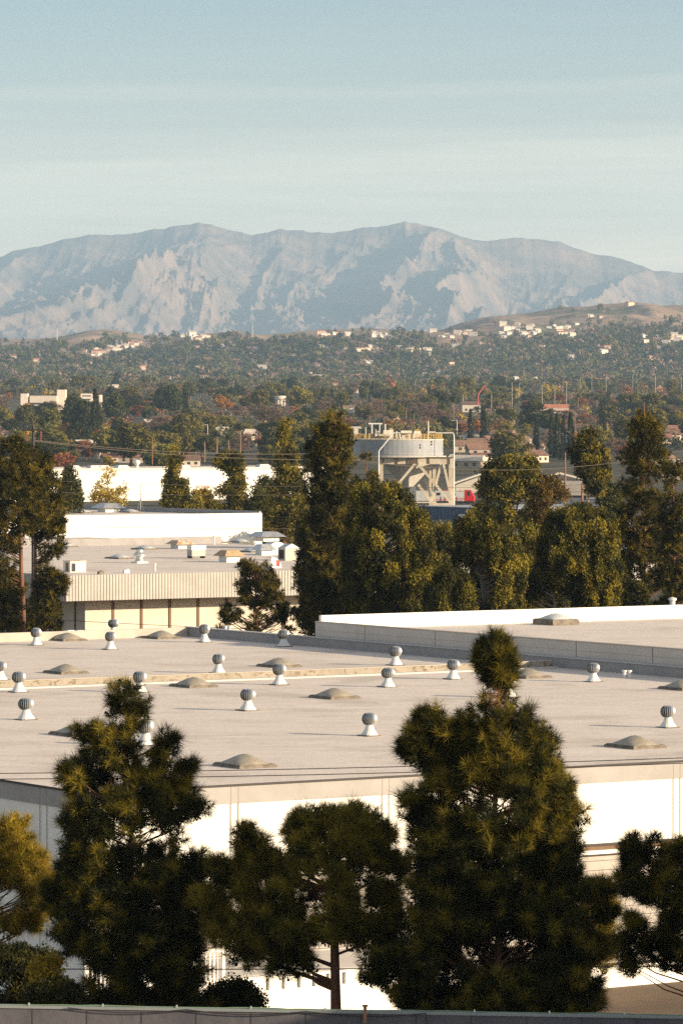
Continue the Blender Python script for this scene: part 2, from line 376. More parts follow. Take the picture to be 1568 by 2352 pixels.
# ------------------------------------------------------------------ foliage
def rng(seed): return np.random.default_rng(seed)
def unit(v): return v / (np.linalg.norm(v, axis=-1, keepdims=True) + 1e-9)
def needles(cent, axis, g, n, length, width, bias=.5, twig=.0):
    """n needle triangles around each tuft centre, leaning along axis"""
    N = len(cent); c = np.repeat(cent, n, 0); a = np.repeat(axis, n, 0)
    d = unit(unit(g.normal(size=(N*n, 3))) + a * bias)
    L = length * g.uniform(.65, 1.1, (N*n, 1)) * np.repeat(g.uniform(.7, 1.2, (N, 1)), n, 0)
    st = c + a * (g.uniform(-1, 1, (N*n, 1)) * twig)
    side = unit(np.cross(d, g.normal(size=(N*n, 3)))) * width * .5
    tri = np.stack([st - side + d*L*.08, st + side + d*L*.08, st + d * L], 1)
    return tri.reshape(-1, 3)
def leaves(cent, g, n, rad, size, stretch=(1, 1, 1), up=0.0):
    N = len(cent); c = np.repeat(cent, n, 0)
    off = unit(g.normal(size=(N*n, 3))) * (g.uniform(0, 1, (N*n, 1)) ** .45) * rad * np.array(stretch)
    p = c + off
    d = unit(g.normal(size=(N*n, 3)) + np.array([0, 0, up])); e = unit(np.cross(d, g.normal(size=(N*n, 3))))
    s = size * g.uniform(.6, 1.3, (N*n, 1))
    tri = np.stack([p - d*s*.5 - e*s*.35, p - d*s*.5 + e*s*.35, p + d*s*.7], 1)
    return tri.reshape(-1, 3)

def boughs_from_rows(rows, d, n, g, br, depth=.9, shell=.45):
    """bough centres inside a silhouette given as rows (y, xl, xr) in photograph units at distance d"""
    rows = np.array(rows, float); ys = rows[:, 0]; m = F / d
    yy = np.linspace(ys[0], ys[-1], 200); w = np.interp(yy, ys, rows[:, 2]) - np.interp(yy, ys, rows[:, 1])
    p = np.clip(w, 6, None) ** 1.35; p /= p.sum()
    y = g.choice(yy, n, p=p) + g.uniform(-2, 2, n)
    xl = np.interp(y, ys, rows[:, 1]); xr = np.interp(y, ys, rows[:, 2]); hw = np.clip((xr - xl) / 2 - br*.55, 2, None); cx = (xl + xr) / 2
    ph = g.uniform(0, 2*np.pi, n); rr = g.uniform(shell**2, 1, n) ** .5
    X = cx + hw * rr * np.cos(ph); D = hw * depth * rr * np.sin(ph)
    P = np.stack([(X - 784) / m, d + D / m, EZ - (y - HY) / m], 1)
    A = np.stack([(cx - 784) / m, np.full(n, d), EZ - (y - HY) / m - (hw*rr/m) * .35], 1)
    return P, A

def tree(name, label, cat, d, rows, n_b, br, kind, m, base_x, seed, group=None, trunk_r=.25, bark=None, lobes=(), depth=.9, shell=.45, tufts=10, nn=60, nl=.28, nw=.009, dead=None, top_y=None, sz=1.0, limb_r=.05, ground_z=0.0, lean=0.0, vis_limb=1.0, trunks=None, fill=9, sep=.55, twig=.35, bias=.55, m2=None, mixf=.45, void=.36):
    """a tree with a trunk, limbs reaching every bough and a crown of needle tufts or leaf sprays"""
    g = rng(seed); mpx = F / d; bx = (base_x - 784) / mpx
    root = empty(name, (bx, d, ground_z), label, cat, group)
    P, A = boughs_from_rows(rows, d, n_b * 3, g, br, depth, shell)
    ns_ = br / mpx * 3.2      # a crown is made of boughs with open air between them
    vo = (vnoise(P[:, 0]/ns_ + seed, P[:, 2]/ns_, seed) + vnoise(P[:, 1]/ns_ + seed, P[:, 2]/ns_ + 9.5, seed + 3)) / 2
    P, A = P[vo > void], A[vo > void]
    keep = []; md = (br / mpx * sep) ** 2
    for i in range(len(P)):
        if len(keep) >= n_b: break
        if not keep or (((P[keep] - P[i]) ** 2).sum(1) > md).all(): keep.append(i)
    P = P[keep]; A = A[keep]
    LM = 1.9 if kind == 'needle' and br < 26 and d < 200 else 1.0
    for lb in lobes:      # extra (x, y, r, count, depth offset m)
        x, y, r, c = lb[:4]; c = int(c*LM);  off = lb[4] if len(lb) > 4 else 0
        q = unit(g.normal(size=(c, 3))) * r * (g.uniform(0, 1, (c, 1)) ** .4)
        q = np.stack([(x + q[:, 0] - 784)/mpx, d + off + q[:, 1]/mpx, EZ - (y + q[:, 2] - HY)/mpx], 1)
        P = np.concatenate([P, q]); A = np.concatenate([A, np.stack([np.full(c, (x*.4 + base_x*.6 - 784)/mpx), np.full(c, d), q[:, 2] - r/mpx*.8], 1)])
    rb = br / mpx
    outw = unit(P - A + np.array([0, 0, .05]))
    T = tufts; cc = np.repeat(P, T, 0); ow = np.repeat(outw, T, 0)
    dd = unit(g.normal(size=cc.shape) + ow*.35 + np.array([0, 0, .35]))
    rr_ = rb * g.uniform(.35, 1.0, (len(cc), 1)); cen = cc + dd * rr_ * np.array([1, 1, .8])
    loc = np.array([bx, d, ground_z])
    if kind == 'needle':
        ax = unit(dd*.7 + ow*.3 + np.array([0, 0, .45])); tri = needles(cen, ax, g, nn, nl, nw, bias, nl*twig)
    elif kind == 'spray':      # upright feathery sprays
        tri = leaves(cen, g, nn, nl, nw, (.6, .6, 1.25), 1.6)
    else:
        tri = leaves(cen, g, nn, nl, nw, (1, 1, .85), .2)
    mats = [m]; midx = None
    if m2 is not None:      # fresh and old growth, sunlit and shaded tones in their colours: whole tufts differ
        pb = np.repeat(g.uniform(0, 1, len(P)), T) * .6 + g.uniform(0, 1, len(cc)) * .4
        mats = [m, m2]; midx = np.repeat((pb < mixf).astype(int), nn)
    if dead is not None:
        mats = mats + [dead[0]]; midx = np.zeros(len(tri)//3, int) if midx is None else midx; cz = tri.reshape(-1, 3, 3)[:, 0]; dx0, dy0, dr = dead[1:]
        c0 = np.array([(dx0-784)/mpx, d, EZ-(dy0-HY)/mpx]); dist = np.hypot(cz[:, 0]-c0[0], cz[:, 2]-c0[2])
        midx[(dist < dr/mpx) & (g.uniform(size=len(cz)) < .65)] = len(mats)-1
    if fill:
        fc = P + unit(g.normal(size=P.shape)) * rb * .2
        ft = leaves(np.repeat(fc, 2, 0), g, fill, rb*.85, rb*.42, (1, 1, .8)); tri = np.concatenate([tri, ft])
        if midx is not None: midx = np.concatenate([midx, np.zeros(len(ft)//3, int)])
    np_mesh('crown', tri - loc, 3, mats, root, midx)
    # trunk and limbs
    b = MB(); ty = top_y if top_y is not None else rows[0][0] + 15
    ztop = EZ - (ty - HY)/mpx; tx = ((rows[0][1] + rows[0][2])/2 - 784)/mpx
    K = 9; tr = []
    for t_ in (trunks or [(base_x, None, ty)]):
        x0 = (t_[0]-784)/mpx; x1 = tx if t_[1] is None else (t_[1]-784)/mpx; z1 = EZ - (t_[2]-HY)/mpx
        pts = [Vector((x0 + (x1-x0)*(k/K)**1.3 + rnd.uniform(-.12, .12)*sz*(0 < k), d + rnd.uniform(-.1, .1), ground_z - .2 + (z1-ground_z+.2)*k/K)) for k in range(K+1)]
        b.tube(pts, [trunk_r*(1 - .85*k/K) for k in range(K+1)], 8); tr.append(pts)
    for i in range(0, len(P), max(1, int(1/max(vis_limb, .01)))):
        p = Vector(P[i]); pts = min(tr, key=lambda q: abs(q[4].x - p.x))
        z0 = p.z - (abs(p.x - pts[5].x) + abs(p.y - d)) * .45
        k = min(max((z0 - ground_z) / max(pts[-1].z - ground_z, .1), .12), .97)*K; k0 = int(k); a = pts[k0].lerp(pts[min(k0+1, K)], k-k0)
        if (p - a).length < rb*.5: continue
        mid = a.lerp(p, .5) + Vector((rnd.uniform(-.1, .1), rnd.uniform(-.1, .1), -.06*(p-a).length)); r0 = limb_r*rnd.uniform(.6, 1.2)
        b.tube([a, mid, p], [r0, r0*.7, r0*.3], 4, cap=False)
    part(b, 'trunk', bark or BARK, root)
    return root

# ================================================================== MAIN WAREHOUSE
C0 = gpt(200, 1820, 10.0); C0.z = 0
def L(a, b, z=0.0, o=C0): return o + AX * a + BX * b + Vector((0, 0, z))
def a_front(x, o=C0, b=0.0):
    p = o + BX * b; u = (x - 784) / F
    return (u * p.y - p.x) / (AX.x - AX.y * u)
WA, WB = 67.6, 106.8
def lb(m, a0, a1, b0, b1, z0, z1, o=C0, mi=0):
    m.box(L(a0, b0, z0, o), AX*(a1-a0), BX*(b1-b0), (0, 0, z1-z0), mi)
wh = empty('warehouse', tuple(C0), 'largest white warehouse, its flat roof dotted with turbine vents and tan skylights', 'warehouse')
m = MB(); lb(m, 0, WA, 0, WB, 0, 9.96); part(m, 'wall', WHITE, wh)
m = MB(); lb(m, -.05, WA+.05, -.05, WB, 9.965, 10.0); part(m, 'roof', ROOF, wh)
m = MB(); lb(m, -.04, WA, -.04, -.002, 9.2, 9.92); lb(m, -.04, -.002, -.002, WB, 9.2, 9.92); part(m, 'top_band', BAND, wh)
m = MB(); lb(m, -.09, WA+.1, -.09, -.052, 9.93, 10.02); lb(m, -.09, -.052, -.052, WB, 9.93, 10.02); part(m, 'roof_edge_flashing', DARKLINE, wh)
JG = mat('joint_grey', (.30, .28, .26))
for xs in ((530, 547), (877, 893), (1545, 1560), (262, 279), (1215, 1231)):
    for x in xs: m = MB(); a = a_front(x); lb(m, a-.022, a+.022, -.048, -.042, 1.2, 9.9); part(m, 'panel_joint', JG, wh)
for b in (3.4, 4.0, 17, 17.5, 31, 31.5): m = MB(); lb(m, -.048, -.042, b-.02, b+.02, .2, 9.9); part(m, 'panel_joint', JG, wh)
# lower front: canopy edge, siding with horizontal laps, pale base
m = MB(); lb(m, 0, WA, -.34, -.05, 6.42, 6.50); lb(m, 0, WA, -.30, -.05, 5.99, 6.05); part(m, 'drip_edge', DARKLINE, wh)
m = MB(); lb(m, 0, WA, -.28, -.05, 6.22, 6.42); part(m, 'soffit_trim', BROWN, wh)  # brown soffit strip below the canopy edge
m = MB(); lb(m, 0, WA, -.31, -.05, 6.05, 6.22); part(m, 'eave_board', WHITE, wh)
SID = mat('lap_siding', (.40, .365, .325), (.46, .42, .38), .8, .85)
m = MB()
z = 1.12
while z < 5.9: lb(m, 0, WA, -.12, -.05, z, z+.395); z += .42
part(m, 'lap_siding', SID, wh)
m = MB(); lb(m, 0, WA, -.08, -.045, 1.1, 5.99); part(m, 'siding_backing', DARKLINE, wh)
m = MB(); lb(m, 15.2, WA, -.2, -.05, 1.02, 1.11); part(m, 'base_trim', DARKLINE, wh)
# the low white wall with ventilation slots
m = MB(); xs = [575, 612, 648, 684, 718, 750, 787, 825, 862]
aa = [a_front(x, b=-1.5) for x in xs]; w = .085; prev = .2
for a in aa: lb(m, prev, a-w, -1.6, -1.4, 0, 2.05); prev = a+w
lb(m, prev, 15, -1.6, -1.4, 0, 2.05)
for a in aa: lb(m, a-w, a+w, -1.6, -1.4, 0, 1.42); lb(m, a-w, a+w, -1.6, -1.4, 1.93, 2.05)
lb(m, 0, .2, -1.6, -.13, 0, 2.05); lb(m, 14.8, 15, -1.4, -.13, 0, 2.05); part(m, 'slotted_wall', WHITE, wh)
m = MB(); m.add([L(0,-1.7,2.06), L(15.1,-1.7,2.06), L(15.1,-.13,2.6), L(0,-.13,2.6), L(0,-1.7,2.14), L(15.1,-1.7,2.14), L(15.1,-.13,2.7), L(0,-.13,2.7)], [(3,2,1,0),(4,5,6,7),(0,1,5,4),(1,2,6,5),(2,3,7,6),(3,0,4,7)]); part(m, 'lean_to_roof', BAND, wh)
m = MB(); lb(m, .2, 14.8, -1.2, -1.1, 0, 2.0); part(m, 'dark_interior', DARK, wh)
# slatted white screens behind the left pine
for k, (x0, x1, z0, z1) in enumerate(((190, 262, 1.9, 3.4), (300, 345, 2.4, 4.3), (355, 420, 2.6, 4.6), (432, 512, 1.9, 3.3))):
    a0, a1 = a_front(x0, b=-2.2), a_front(x1, b=-2.2)
    m = MB(); a = a0
    while a < a1: lb(m, a, a+.07, -2.25, -2.2, z0, z1); a += .2
    lb(m, a0, a1, -2.3, -2.25, z1, z1+.12); lb(m, a0, a1, -2.3, -2.25, z0-.1, z0)
    lb(m, a0, a0+.14, -2.4, -2.3, 0, z1); lb(m, a1-.14, a1, -2.4, -2.3, 0, z1)
    o = m.build('slat_screen', WHITE)
    tag(o, ['white upright bar screen between the yellow shrub and the left pine foot', 'short white bar screen glimpsed through the left pine, second from the left', 'white bar screen glimpsed through the lower boughs of the left pine, third from left', 'white bar screen at the right foot of the left pine beside the slotted wall'][k], 'screen', 'white bar screens along the warehouse foot')
# firewall across the roof with moss stains
FWB = 61.6
m = MB(); lb(m, -.02, WA-.35, FWB, FWB+.3, 10.004, 10.42); part(m, 'stained_fire_wall', STAIN, wh)
m = MB(); lb(m, -.02, WA-.35, FWB-.7, FWB-.005, 10.004, 10.09); part(m, 'wall_flashing', mat('white_roof_coat', (.50, .48, .44), (.58, .55, .51), 1, .8), wh)
m = MB(); lb(m, -.02, WA-.35, FWB-.03, FWB+.33, 10.424, 10.46); part(m, 'fire_wall_coping', CREAM, wh)
# back and right parapets
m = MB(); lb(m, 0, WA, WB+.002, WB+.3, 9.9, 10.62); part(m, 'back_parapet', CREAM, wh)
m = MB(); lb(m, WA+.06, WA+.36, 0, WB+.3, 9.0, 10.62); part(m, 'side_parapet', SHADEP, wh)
m = MB(); lb(m, WA-.02, WA+.44, -.05, WB+.36, 10.625, 10.68); part(m, 'parapet_cap', mat('cap_metal', (.45, .45, .46)), wh)
# small exhaust stubs near the side parapet and back parapet
def stub(x, y, label, dark=False, grp='pipe stubs beside the warehouse parapets'):
    p = gpt(x, y, 10.0); m = MB()
    if dark: m.cbox((0, 0), .26, .26, 0, .42, R(TH), 0)
    else: m.lathe((0, 0, 0), [(.12, 0), (.12, .36), (.16, .36), (.16, .46), (0, .46)], 10)
    o = m.build('vent_box' if dark else 'vent_pipe', GALV if dark else VWHITE); o.location = p
    if dark:
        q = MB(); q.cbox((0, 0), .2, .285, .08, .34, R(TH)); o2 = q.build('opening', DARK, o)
    tag(o, label, 'roof vent', grp)
for x, y, lab in ((518, 1452, 'white pipe stub at the dark parapet below the small pine, left of its pair'), (527, 1453, 'white pipe stub at the dark parapet below the small pine, right of its pair'),
                  (731, 1482, 'white pipe stub just left below the corner of the raised grey roof, left one'), (741, 1483, 'white pipe stub just below the corner of the raised grey roof, right one'),
                  (1433, 1557, 'reddish white pipe stub where the stained wall ends, left one'), (1444, 1557, 'reddish white pipe stub where the stained wall ends, right one')):
    stub(x, y, lab)
stub(160, 1461, 'small square metal vent box by the back parapet, left of its pair', True); stub(182, 1461, 'small square metal vent box by the back parapet, right of its pair', True)

# ------------------------------------------------------------------ turbine vents
def make_vent():
    t = empty('turbine_vent', (0, 0, 0), '-', 'roof vent', 'turbine vents on the warehouse roof')
    m = MB(); m.cbox((0, 0), .46, .46, 0, .05); m.build('flashing', CURB, t)
    m = MB(); s0, r1 = .37, .185; n = 16; vs = []
    for k in range(n):
        a = 2*math.pi*(k+.5)/n; c, s = math.cos(a), math.sin(a); q = s0/max(abs(c), abs(s)); q = min(q, s0*1.32); vs.append((q*c, q*s, .05))
    for z, r in ((.30, .27), (.50, r1+.01), (.60, r1)):
        for k in range(n):
            a = 2*math.pi*(k+.5)/n; vs.append((r*math.cos(a), r*math.sin(a), z))
    fs = [(i*n+k, i*n+(k+1) % n, (i+1)*n+(k+1) % n, (i+1)*n+k) for i in range(3) for k in range(n)]
    m.add(vs, fs); m.build('base', VWHITE, t)
    m = MB(); Rr, zc = .385, .86
    m.lathe((0, 0, zc), [(.0, -.29), (.24, -.28), (.3, -.2), (.33, 0), (.3, .2), (.2, .27), (0, .28)], 20, 1)
    nb = 22
    for k in range(nb):
        a0 = 2*math.pi*k/nb; vs = []
        for i in range(9):
            ph = -1.15 + 2.3*i/8; r = Rr*math.cos(ph)**.75; z = zc + .31*math.sin(ph)/math.sin(1.15)
            for da, rr in ((-.10, r-.07), (.0, r), (.13, r+.012)):
                vs.append((rr*math.cos(a0+da), rr*math.sin(a0+da), z))
        fs = [(i*3+j, i*3+j+1, i*3+j+4, i*3+j+3) for i in range(8) for j in range(2)]
        m.add(vs, fs, 0)
    m.lathe((0, 0, zc), [(0, .335), (.12, .325), (.21, .275), (.21, .26)], 20, 0)
    m.build('turbine_head', [GALV, DARK], t, True)
    return t
vents = [(84, 1482, 'silver turbine vent at the far left of the rear roof, left of a skylight'),
 (261, 1458, 'rearmost silver turbine vent, close to the back parapet behind another vent'),
 (254, 1492, 'silver turbine vent directly in front of the rearmost vent'),
 (470, 1475, 'silver turbine vent in front of the start of the dark parapet'),
 (652, 1485, 'silver turbine vent right of the rear skylight by the dark parapet'),
 (2, 1562, 'silver turbine vent cut by the left photo edge behind the stained wall'),
 (44, 1590, 'silver turbine vent in front of the stained wall, leftmost whole one'),
 (321, 1590, 'silver turbine vent beside the tip of the left pine in front of the stained wall'),
 (502, 1546, 'silver turbine vent behind the stained wall, alone left of the centre'),
 (642, 1573, 'silver turbine vent overlapping the stained wall in front of a wide skylight'),
 (908, 1528, 'silver turbine vent behind the stained wall, right of the centre'),
 (890, 1578, 'silver turbine vent in front of the stained wall, right of the centre'),
 (1040, 1560, 'silver turbine vent overlapping the stained wall, just left of the round pine top'),
 (1362, 1566, 'silver turbine vent overlapping the right end of the stained wall'),
 (61, 1653, 'silver turbine vent on the near roof at the left, second row'),
 (569, 1632, 'silver turbine vent on the near roof with a long shadow, left of the centre skylight'),
 (848, 1690, 'large near silver turbine vent left of the tall right pine'),
 (1533, 1671, 'silver turbine vent on the near roof at the right photo edge'),
 (1168, 1602, 'silver turbine vent peeking out right of the neck of the right pine'),
 (335, 1712, 'silver turbine vent half hidden behind the upper boughs of the left pine')]
v0 = make_vent()
for i, (x, y, lab) in enumerate(vents):
    o = v0 if i == 0 else copy_tree(v0)
    p = gpt(x, y, 10.002); o.location = p; o.rotation_euler = (rnd.uniform(-.02, .02), rnd.uniform(-.025, .025), R(TH + rnd.uniform(-5, 5))); o['label'] = lab; o.scale = [rnd.uniform(.94, 1.06)]*2 + [rnd.uniform(.93, 1.07)]
    for c in o.children:
        if c.name.startswith('turbine_head'): c.rotation_euler.z = rnd.uniform(0, 6)

# ------------------------------------------------------------------ skylights
def make_skylight(name, dm, lx=.85, ly=1.05, h=.44, curb=.1):
    t = empty(name, (0, 0, 0), '-', 'skylight', 'domed skylights')
    m = MB(); m.cbox((0, 0), lx+.12, ly+.12, 0, curb); m.build('curb', CURB, t)
    m = MB(); n = 18; vs = []
    for i in range(n+1):
        for j in range(n+1):
            u, v = -1+2*i/n, -1+2*j/n
            z = curb + .02 + h*((1-abs(u)**1.55)*(1-abs(v)**1.55))**.75
            vs.append((u*lx, v*ly, z))
    fs = [(i*(n+1)+j, (i+1)*(n+1)+j, (i+1)*(n+1)+j+1, i*(n+1)+j+1) for i in range(n) for j in range(n)]
    m.add(vs, fs); m.build('dome', dm, t, True)
    m = MB()
    for sy in (-1, 1): m.cbox((0, sy*(ly+.02)), lx+.06, .04, curb+.002, curb+.05)
    for sx in (-1, 1): m.cbox((sx*(lx+.02), 0), .04, ly-.025, curb+.002, curb+.05)
    m.build('frame', CURB, t)
    return t
sk0 = make_skylight('skylight', DOME)
sky_list = [(155, 1471, 'tan domed skylight on the rear roof between two turbine vents, far left'),
 (371, 1466, 'tan domed skylight on the rear roof left of the dark parapet'),
 (619, 1471, 'tan domed skylight at the dark parapet behind the rear right turbine vent'),
 (152, 1546, 'tan domed skylight behind the stained wall at the left'),
 (641, 1531, 'tan domed skylight behind the stained wall near the centre'),
 (445, 1577, 'tan domed skylight in front of the stained wall, right of the left pine tip'),
 (768, 1603, 'tan domed skylight in the middle of the near roof'),
 (178, 1688, 'tan domed skylight left of the left pine, partly hidden by its boughs'),
 (562, 1760, 'tan domed skylight nearest the front roof edge, right of the left pine'),
 (1458, 1716, 'large tan domed skylight at the right of the near roof'),
 (1212, 1556, 'tan domed skylight behind the round top of the right pine'),
 (1568, 1583, 'tan domed skylight cut by the right photo edge')]
for i, (x, y, lab) in enumerate(sky_list):
    o = sk0 if i == 0 else copy_tree(sk0)
    p = gpt(x, y, 10.003); o.location = p; o.rotation_euler.z = R(TH); o['label'] = lab

# ================================================================== RAISED RIGHT WING
SL = L(WA+.5, 0); p737 = gpt(737, 1484, 10.0)
bR = (p737 - C0).dot(BX)
rg = empty('warehouse_wing', tuple(L(WA+.5, bR)), 'raised pale flat roofed building with a grey side wall right behind the main roof', 'warehouse')
OW = L(WA+.5, bR - 0); OW.z = 0
WZ = 11.65
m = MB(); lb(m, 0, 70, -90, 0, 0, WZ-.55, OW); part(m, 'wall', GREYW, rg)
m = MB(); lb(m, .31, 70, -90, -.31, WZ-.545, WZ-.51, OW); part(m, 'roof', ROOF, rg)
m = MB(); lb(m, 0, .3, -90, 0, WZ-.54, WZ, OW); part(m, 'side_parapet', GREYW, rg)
m = MB(); lb(m, .3, 70, -.3, 0, WZ-.505, WZ+.45, OW); part(m, 'back_parapet', WHITE, rg)
m = MB(); lb(m, -.04, .36, -90, .0, WZ+.004, WZ+.06, OW); part(m, 'parapet_cap', CREAM, rg)
m = MB()
for b in (-6.2, -14.6, -22.4, -30.3, -38.2, -46): m = MB(); lb(m, -.006, -.002, b-.03, b+.03, 10.7, WZ, OW); part(m, 'panel_joint', BROWN, rg)
zr = WZ-.5
sk1 = make_skylight('raised_skylight', DOMEW, 1.0, 1.1, .42, .35)
sk1.location = gpt(1276, 1434, zr); sk1.rotation_euler.z = R(TH); sk1['label'] = 'pale domed skylight on a rusty raised curb on the right wing roof'
p = gpt(1543, 1417, zr); m = MB(); m.lathe((0,0,0), [(.2, 0), (.2, 1.2), (.3, 1.2), (.3, 1.35), (0, 1.45)], 12); o = m.build('exhaust_pipe', VWHITE); o.location = p
tag(o, 'white capped exhaust pipe at the right edge of the raised wing roof', 'roof vent')

# ================================================================== FLUTED FASCIA BUILDING
FZ = 9.6; C2 = gpt(153, 1322, FZ); C2.z = 0
fb = empty('fascia_building', tuple(C2), 'pale flat roofed building with a ribbed overhanging fascia and rooftop equipment', 'building')
def l2(m, a0, a1, b0, b1, z0, z1, mi=0): lb(m, a0, a1, b0, b1, z0, z1, C2, mi)
A2, B2 = 75, 130
WR = 3.6; WA0 = a_front(196, C2, WR)
m = MB(); l2(m, WA0, A2-2, WR, B2, 0, 6.976); part(m, 'wall', TAN, fb)
m = MB(); l2(m, .3, A2, .3, B2, 6.98, 9.25); part(m, 'overhang', BROWN, fb)
m = MB(); l2(m, .31, A2, .31, B2, 9.254, 9.3); part(m, 'roof', ROOF, fb)
m = MB()
l2(m, 0, A2, .06, .298, 7.0, FZ); l2(m, 0, .298, .3, B2, 7.0, FZ)
a = 0.0
while a < A2: l2(m, a, a+.285, 0, .058, 7.0, FZ); a += .36
b = .3
while b < B2: l2(m, -.12, -.002, b, b+.26, 7.0, FZ); b += .36
part(m, 'fluted_fascia', FLUTE, fb)
m = MB(); u0 = 2.0
for x in (260, 325, 390, 455, 520, 585, 650, 715, 780, 845):
    a = a_front(x, C2, WR)
    m = MB(); l2(m, a-.13, a+.13, WR-.1, WR-.003, 0, 6.976); part(m, 'pilaster', BROWN, fb)
for b in (5.5, 8.6, 12, 16, 20): m = MB(); l2(m, WA0-.1, WA0-.003, b, b+.25, 0, 6.976); part(m, 'pilaster', BROWN, fb)
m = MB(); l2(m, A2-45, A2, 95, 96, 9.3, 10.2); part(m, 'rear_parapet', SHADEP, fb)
RZ = 9.302
def box_thing(name, parts, x, y, z, label, cat, group=None, rot=TH):
    t = empty(name, tuple(gpt(x, y, z)), label, cat, group); t.rotation_euler.z = R(rot)
    for pn, mb, mt in parts: mb.build(pn, mt, t)
    return t
sk2 = make_skylight('white_skylight', DOMEW, .95, 1.5, .38, .12)
for i, (x, y, lab) in enumerate(((275, 1283, 'white domed skylight near the front of the fascia building roof, left of the capped vent'), (150, 1256, 'white domed skylight beside the left pine on the fascia building roof'),
      (228, 1249, 'white domed skylight second from the left below the long white wall'), (338, 1246, 'white domed skylight below the middle of the long white wall'), (333, 1262, 'white domed skylight right behind the round capped vent'),
      (502, 1247, 'white domed skylight right of the thin pipe below the long white wall'), (551, 1246, 'white domed skylight just left of the rear hooded vent'), (577, 1268, 'white domed skylight left of the curved duct hood'), (20, 1262, 'white domed skylight at the left photo edge behind the left pine'))):
    o = sk2 if i == 0 else copy_tree(sk2)
    o.location = gpt(x, y, RZ); o.rotation_euler.z = R(TH); o['label'] = lab; o['group'] = 'white skylights on the fascia building'
def hood(mt, w=1.3, h1=.55, h2=1.05):
    b = MB(); b.cbox((0, 0), w*.72, w*.72, 0, h1); c = MB()
    s = w*1.15; c.add([(-s,-s,h1),(s,-s,h1),(s,s,h1),(-s,s,h1),(-s*.55,-s*.5,h2),(s*.55,-s*.5,h2),(s*.55,s*.5,h2),(-s*.55,s*.5,h2)], [(3,2,1,0),(4,5,6,7),(0,1,5,4),(1,2,6,5),(2,3,7,6),(3,0,4,7)])
    return [('curb', b, VWHITE), ('hood', c, mt)]
box_thing('hooded_vent', hood(RUST), 416, 1260, RZ, 'rusty topped hooded roof vent left of the brown signboard box', 'roof vent', 'hooded roof vents')
box_thing('hooded_vent', hood(mat('ochre_metal', (.34, .24, .13), (.42, .31, .19), 2, .6), 1.2, .7, 1.35), 527, 1291, RZ, 'ochre brown hooded roof vent behind the small pine', 'roof vent', 'hooded roof vents')
box_thing('hooded_vent', hood(GALV, 1.7, .6, 1.25), 612, 1243, RZ, 'wide grey hooded roof vent at the far end below the white wall corner', 'roof vent', 'hooded roof vents')
box_thing('hooded_vent', hood(GALV, 1.0, .6, 1.3), 606, 1275, RZ, 'small grey hooded roof vent left of the curved duct', 'roof vent', 'hooded roof vents')
b = MB(); b.cbox((0,0), .95, .75, 0, 1.15); c = MB(); c.cbox((-.96, -.1), .02, .3, .1, 1.0); d_ = MB(); d_.cbox((0, 0), 1.0, .8, 1.155, 1.22); e = MB(); e.cbox((-.55, -.77), .22, .02, .1, .95)
box_thing('air_conditioner', [('cabinet', b, mat('cream_metal', (.58, .55, .46), (.66, .62, .53), 1.5, .6)), ('side_door', c, BROWN), ('lid', d_, RUST), ('grille', e, DARK)], 172, 1314, RZ, 'cream air conditioner box at the left corner of the fascia building roof', 'air conditioner')
m = MB(); m.lathe((0,0,0), [(.55,0),(.55,.25),(.42,.5),(.42,.75),(.72,.78),(.72,.95),(.42,1.25),(.42,1.45),(.5,1.5),(0,1.55)], 14); m2 = MB(); m2.cbox((0,0), .7,.7,-.01,.16)
box_thing('capped_vent', [('stack', m, GALV), ('curb', m2, VWHITE)], 321, 1293, RZ, 'round tapered metal exhaust vent left of centre on the fascia building roof', 'roof vent')
b = MB(); b.cbox((0,0), .9, .55, .25, .95); b2 = MB(); b2.cbox((.1,-.57), .72,.012, 1.0, 1.38); b3 = MB(); b3.cbox((0,0), .95,.6,.96,1.45)
b4 = MB()
for sx in (-.85, .85): b4.cbox((sx, 0), .06, .5, 0, .25)
box_thing('exhaust_unit', [('cabinet', b, mat('pale_metal', (.40, .38, .34))), ('brown_panel', b2, BROWN), ('upper_cabinet', b3, GALV), ('foot_rail', b4, DARK)], 451, 1282, RZ, 'boxy exhaust unit with a dark brown top panel in the middle of the fascia roof', 'exhaust unit')
# curved duct and its neighbours
m = MB(); vs = []; n = 12
for k in range(n+1):
    a = math.pi*k/n
    for y_ in (-.8, .8): vs.append((-math.cos(a)*1.2, y_, .7+math.sin(a)*.8))
m.add(vs, [(2*k, 2*k+2, 2*k+3, 2*k+1) for k in range(n)] + [tuple(range(0, 2*n+2, 2)), tuple(range(1, 2*n+2, 2))[::-1]]); b = MB(); b.cbox((0,0), 1.2,.8,0,.7)
box_thing('duct_hood', [('arched_hood', m, GALV), ('curb', b, VWHITE)], 630, 1274, RZ, 'arched grey duct hood left of the tall white cabinet', 'duct')
b = MB(); b.cbox((0,0), .9,.8,0,1.45); c = MB(); c.add([(-.9,-.8,1.45),(.9,-.8,1.45),(.9,.8,1.45),(-.9,.8,1.45),(0,-.8,1.9),(0,.8,1.9)], [(0,1,4),(1,2,5,4),(2,3,5),(3,0,4,5)]); c2 = MB(); c2.cbox((-.92,0),.02,.5,.2,1.2)
box_thing('white_cabinet', [('cabinet', b, mat('dull_cabinet', (.40, .37, .32), (.48, .45, .39), 2, .7)), ('gable_cap', c, GALV), ('louvre', c2, DARK)], 662, 1287, RZ, 'tall white rooftop cabinet with a gabled cap at the edge of the dark pines', 'cabinet')
m = MB(); vs = []
for k in range(n+1):
    a = math.pi*.5*k/n
    for y_ in (-.7, .7): vs.append((-.7+math.sin(a)*1.3, y_, math.cos(a)*1.2))
vs += [(-.7,-.7,0),(-.7,.7,0)]
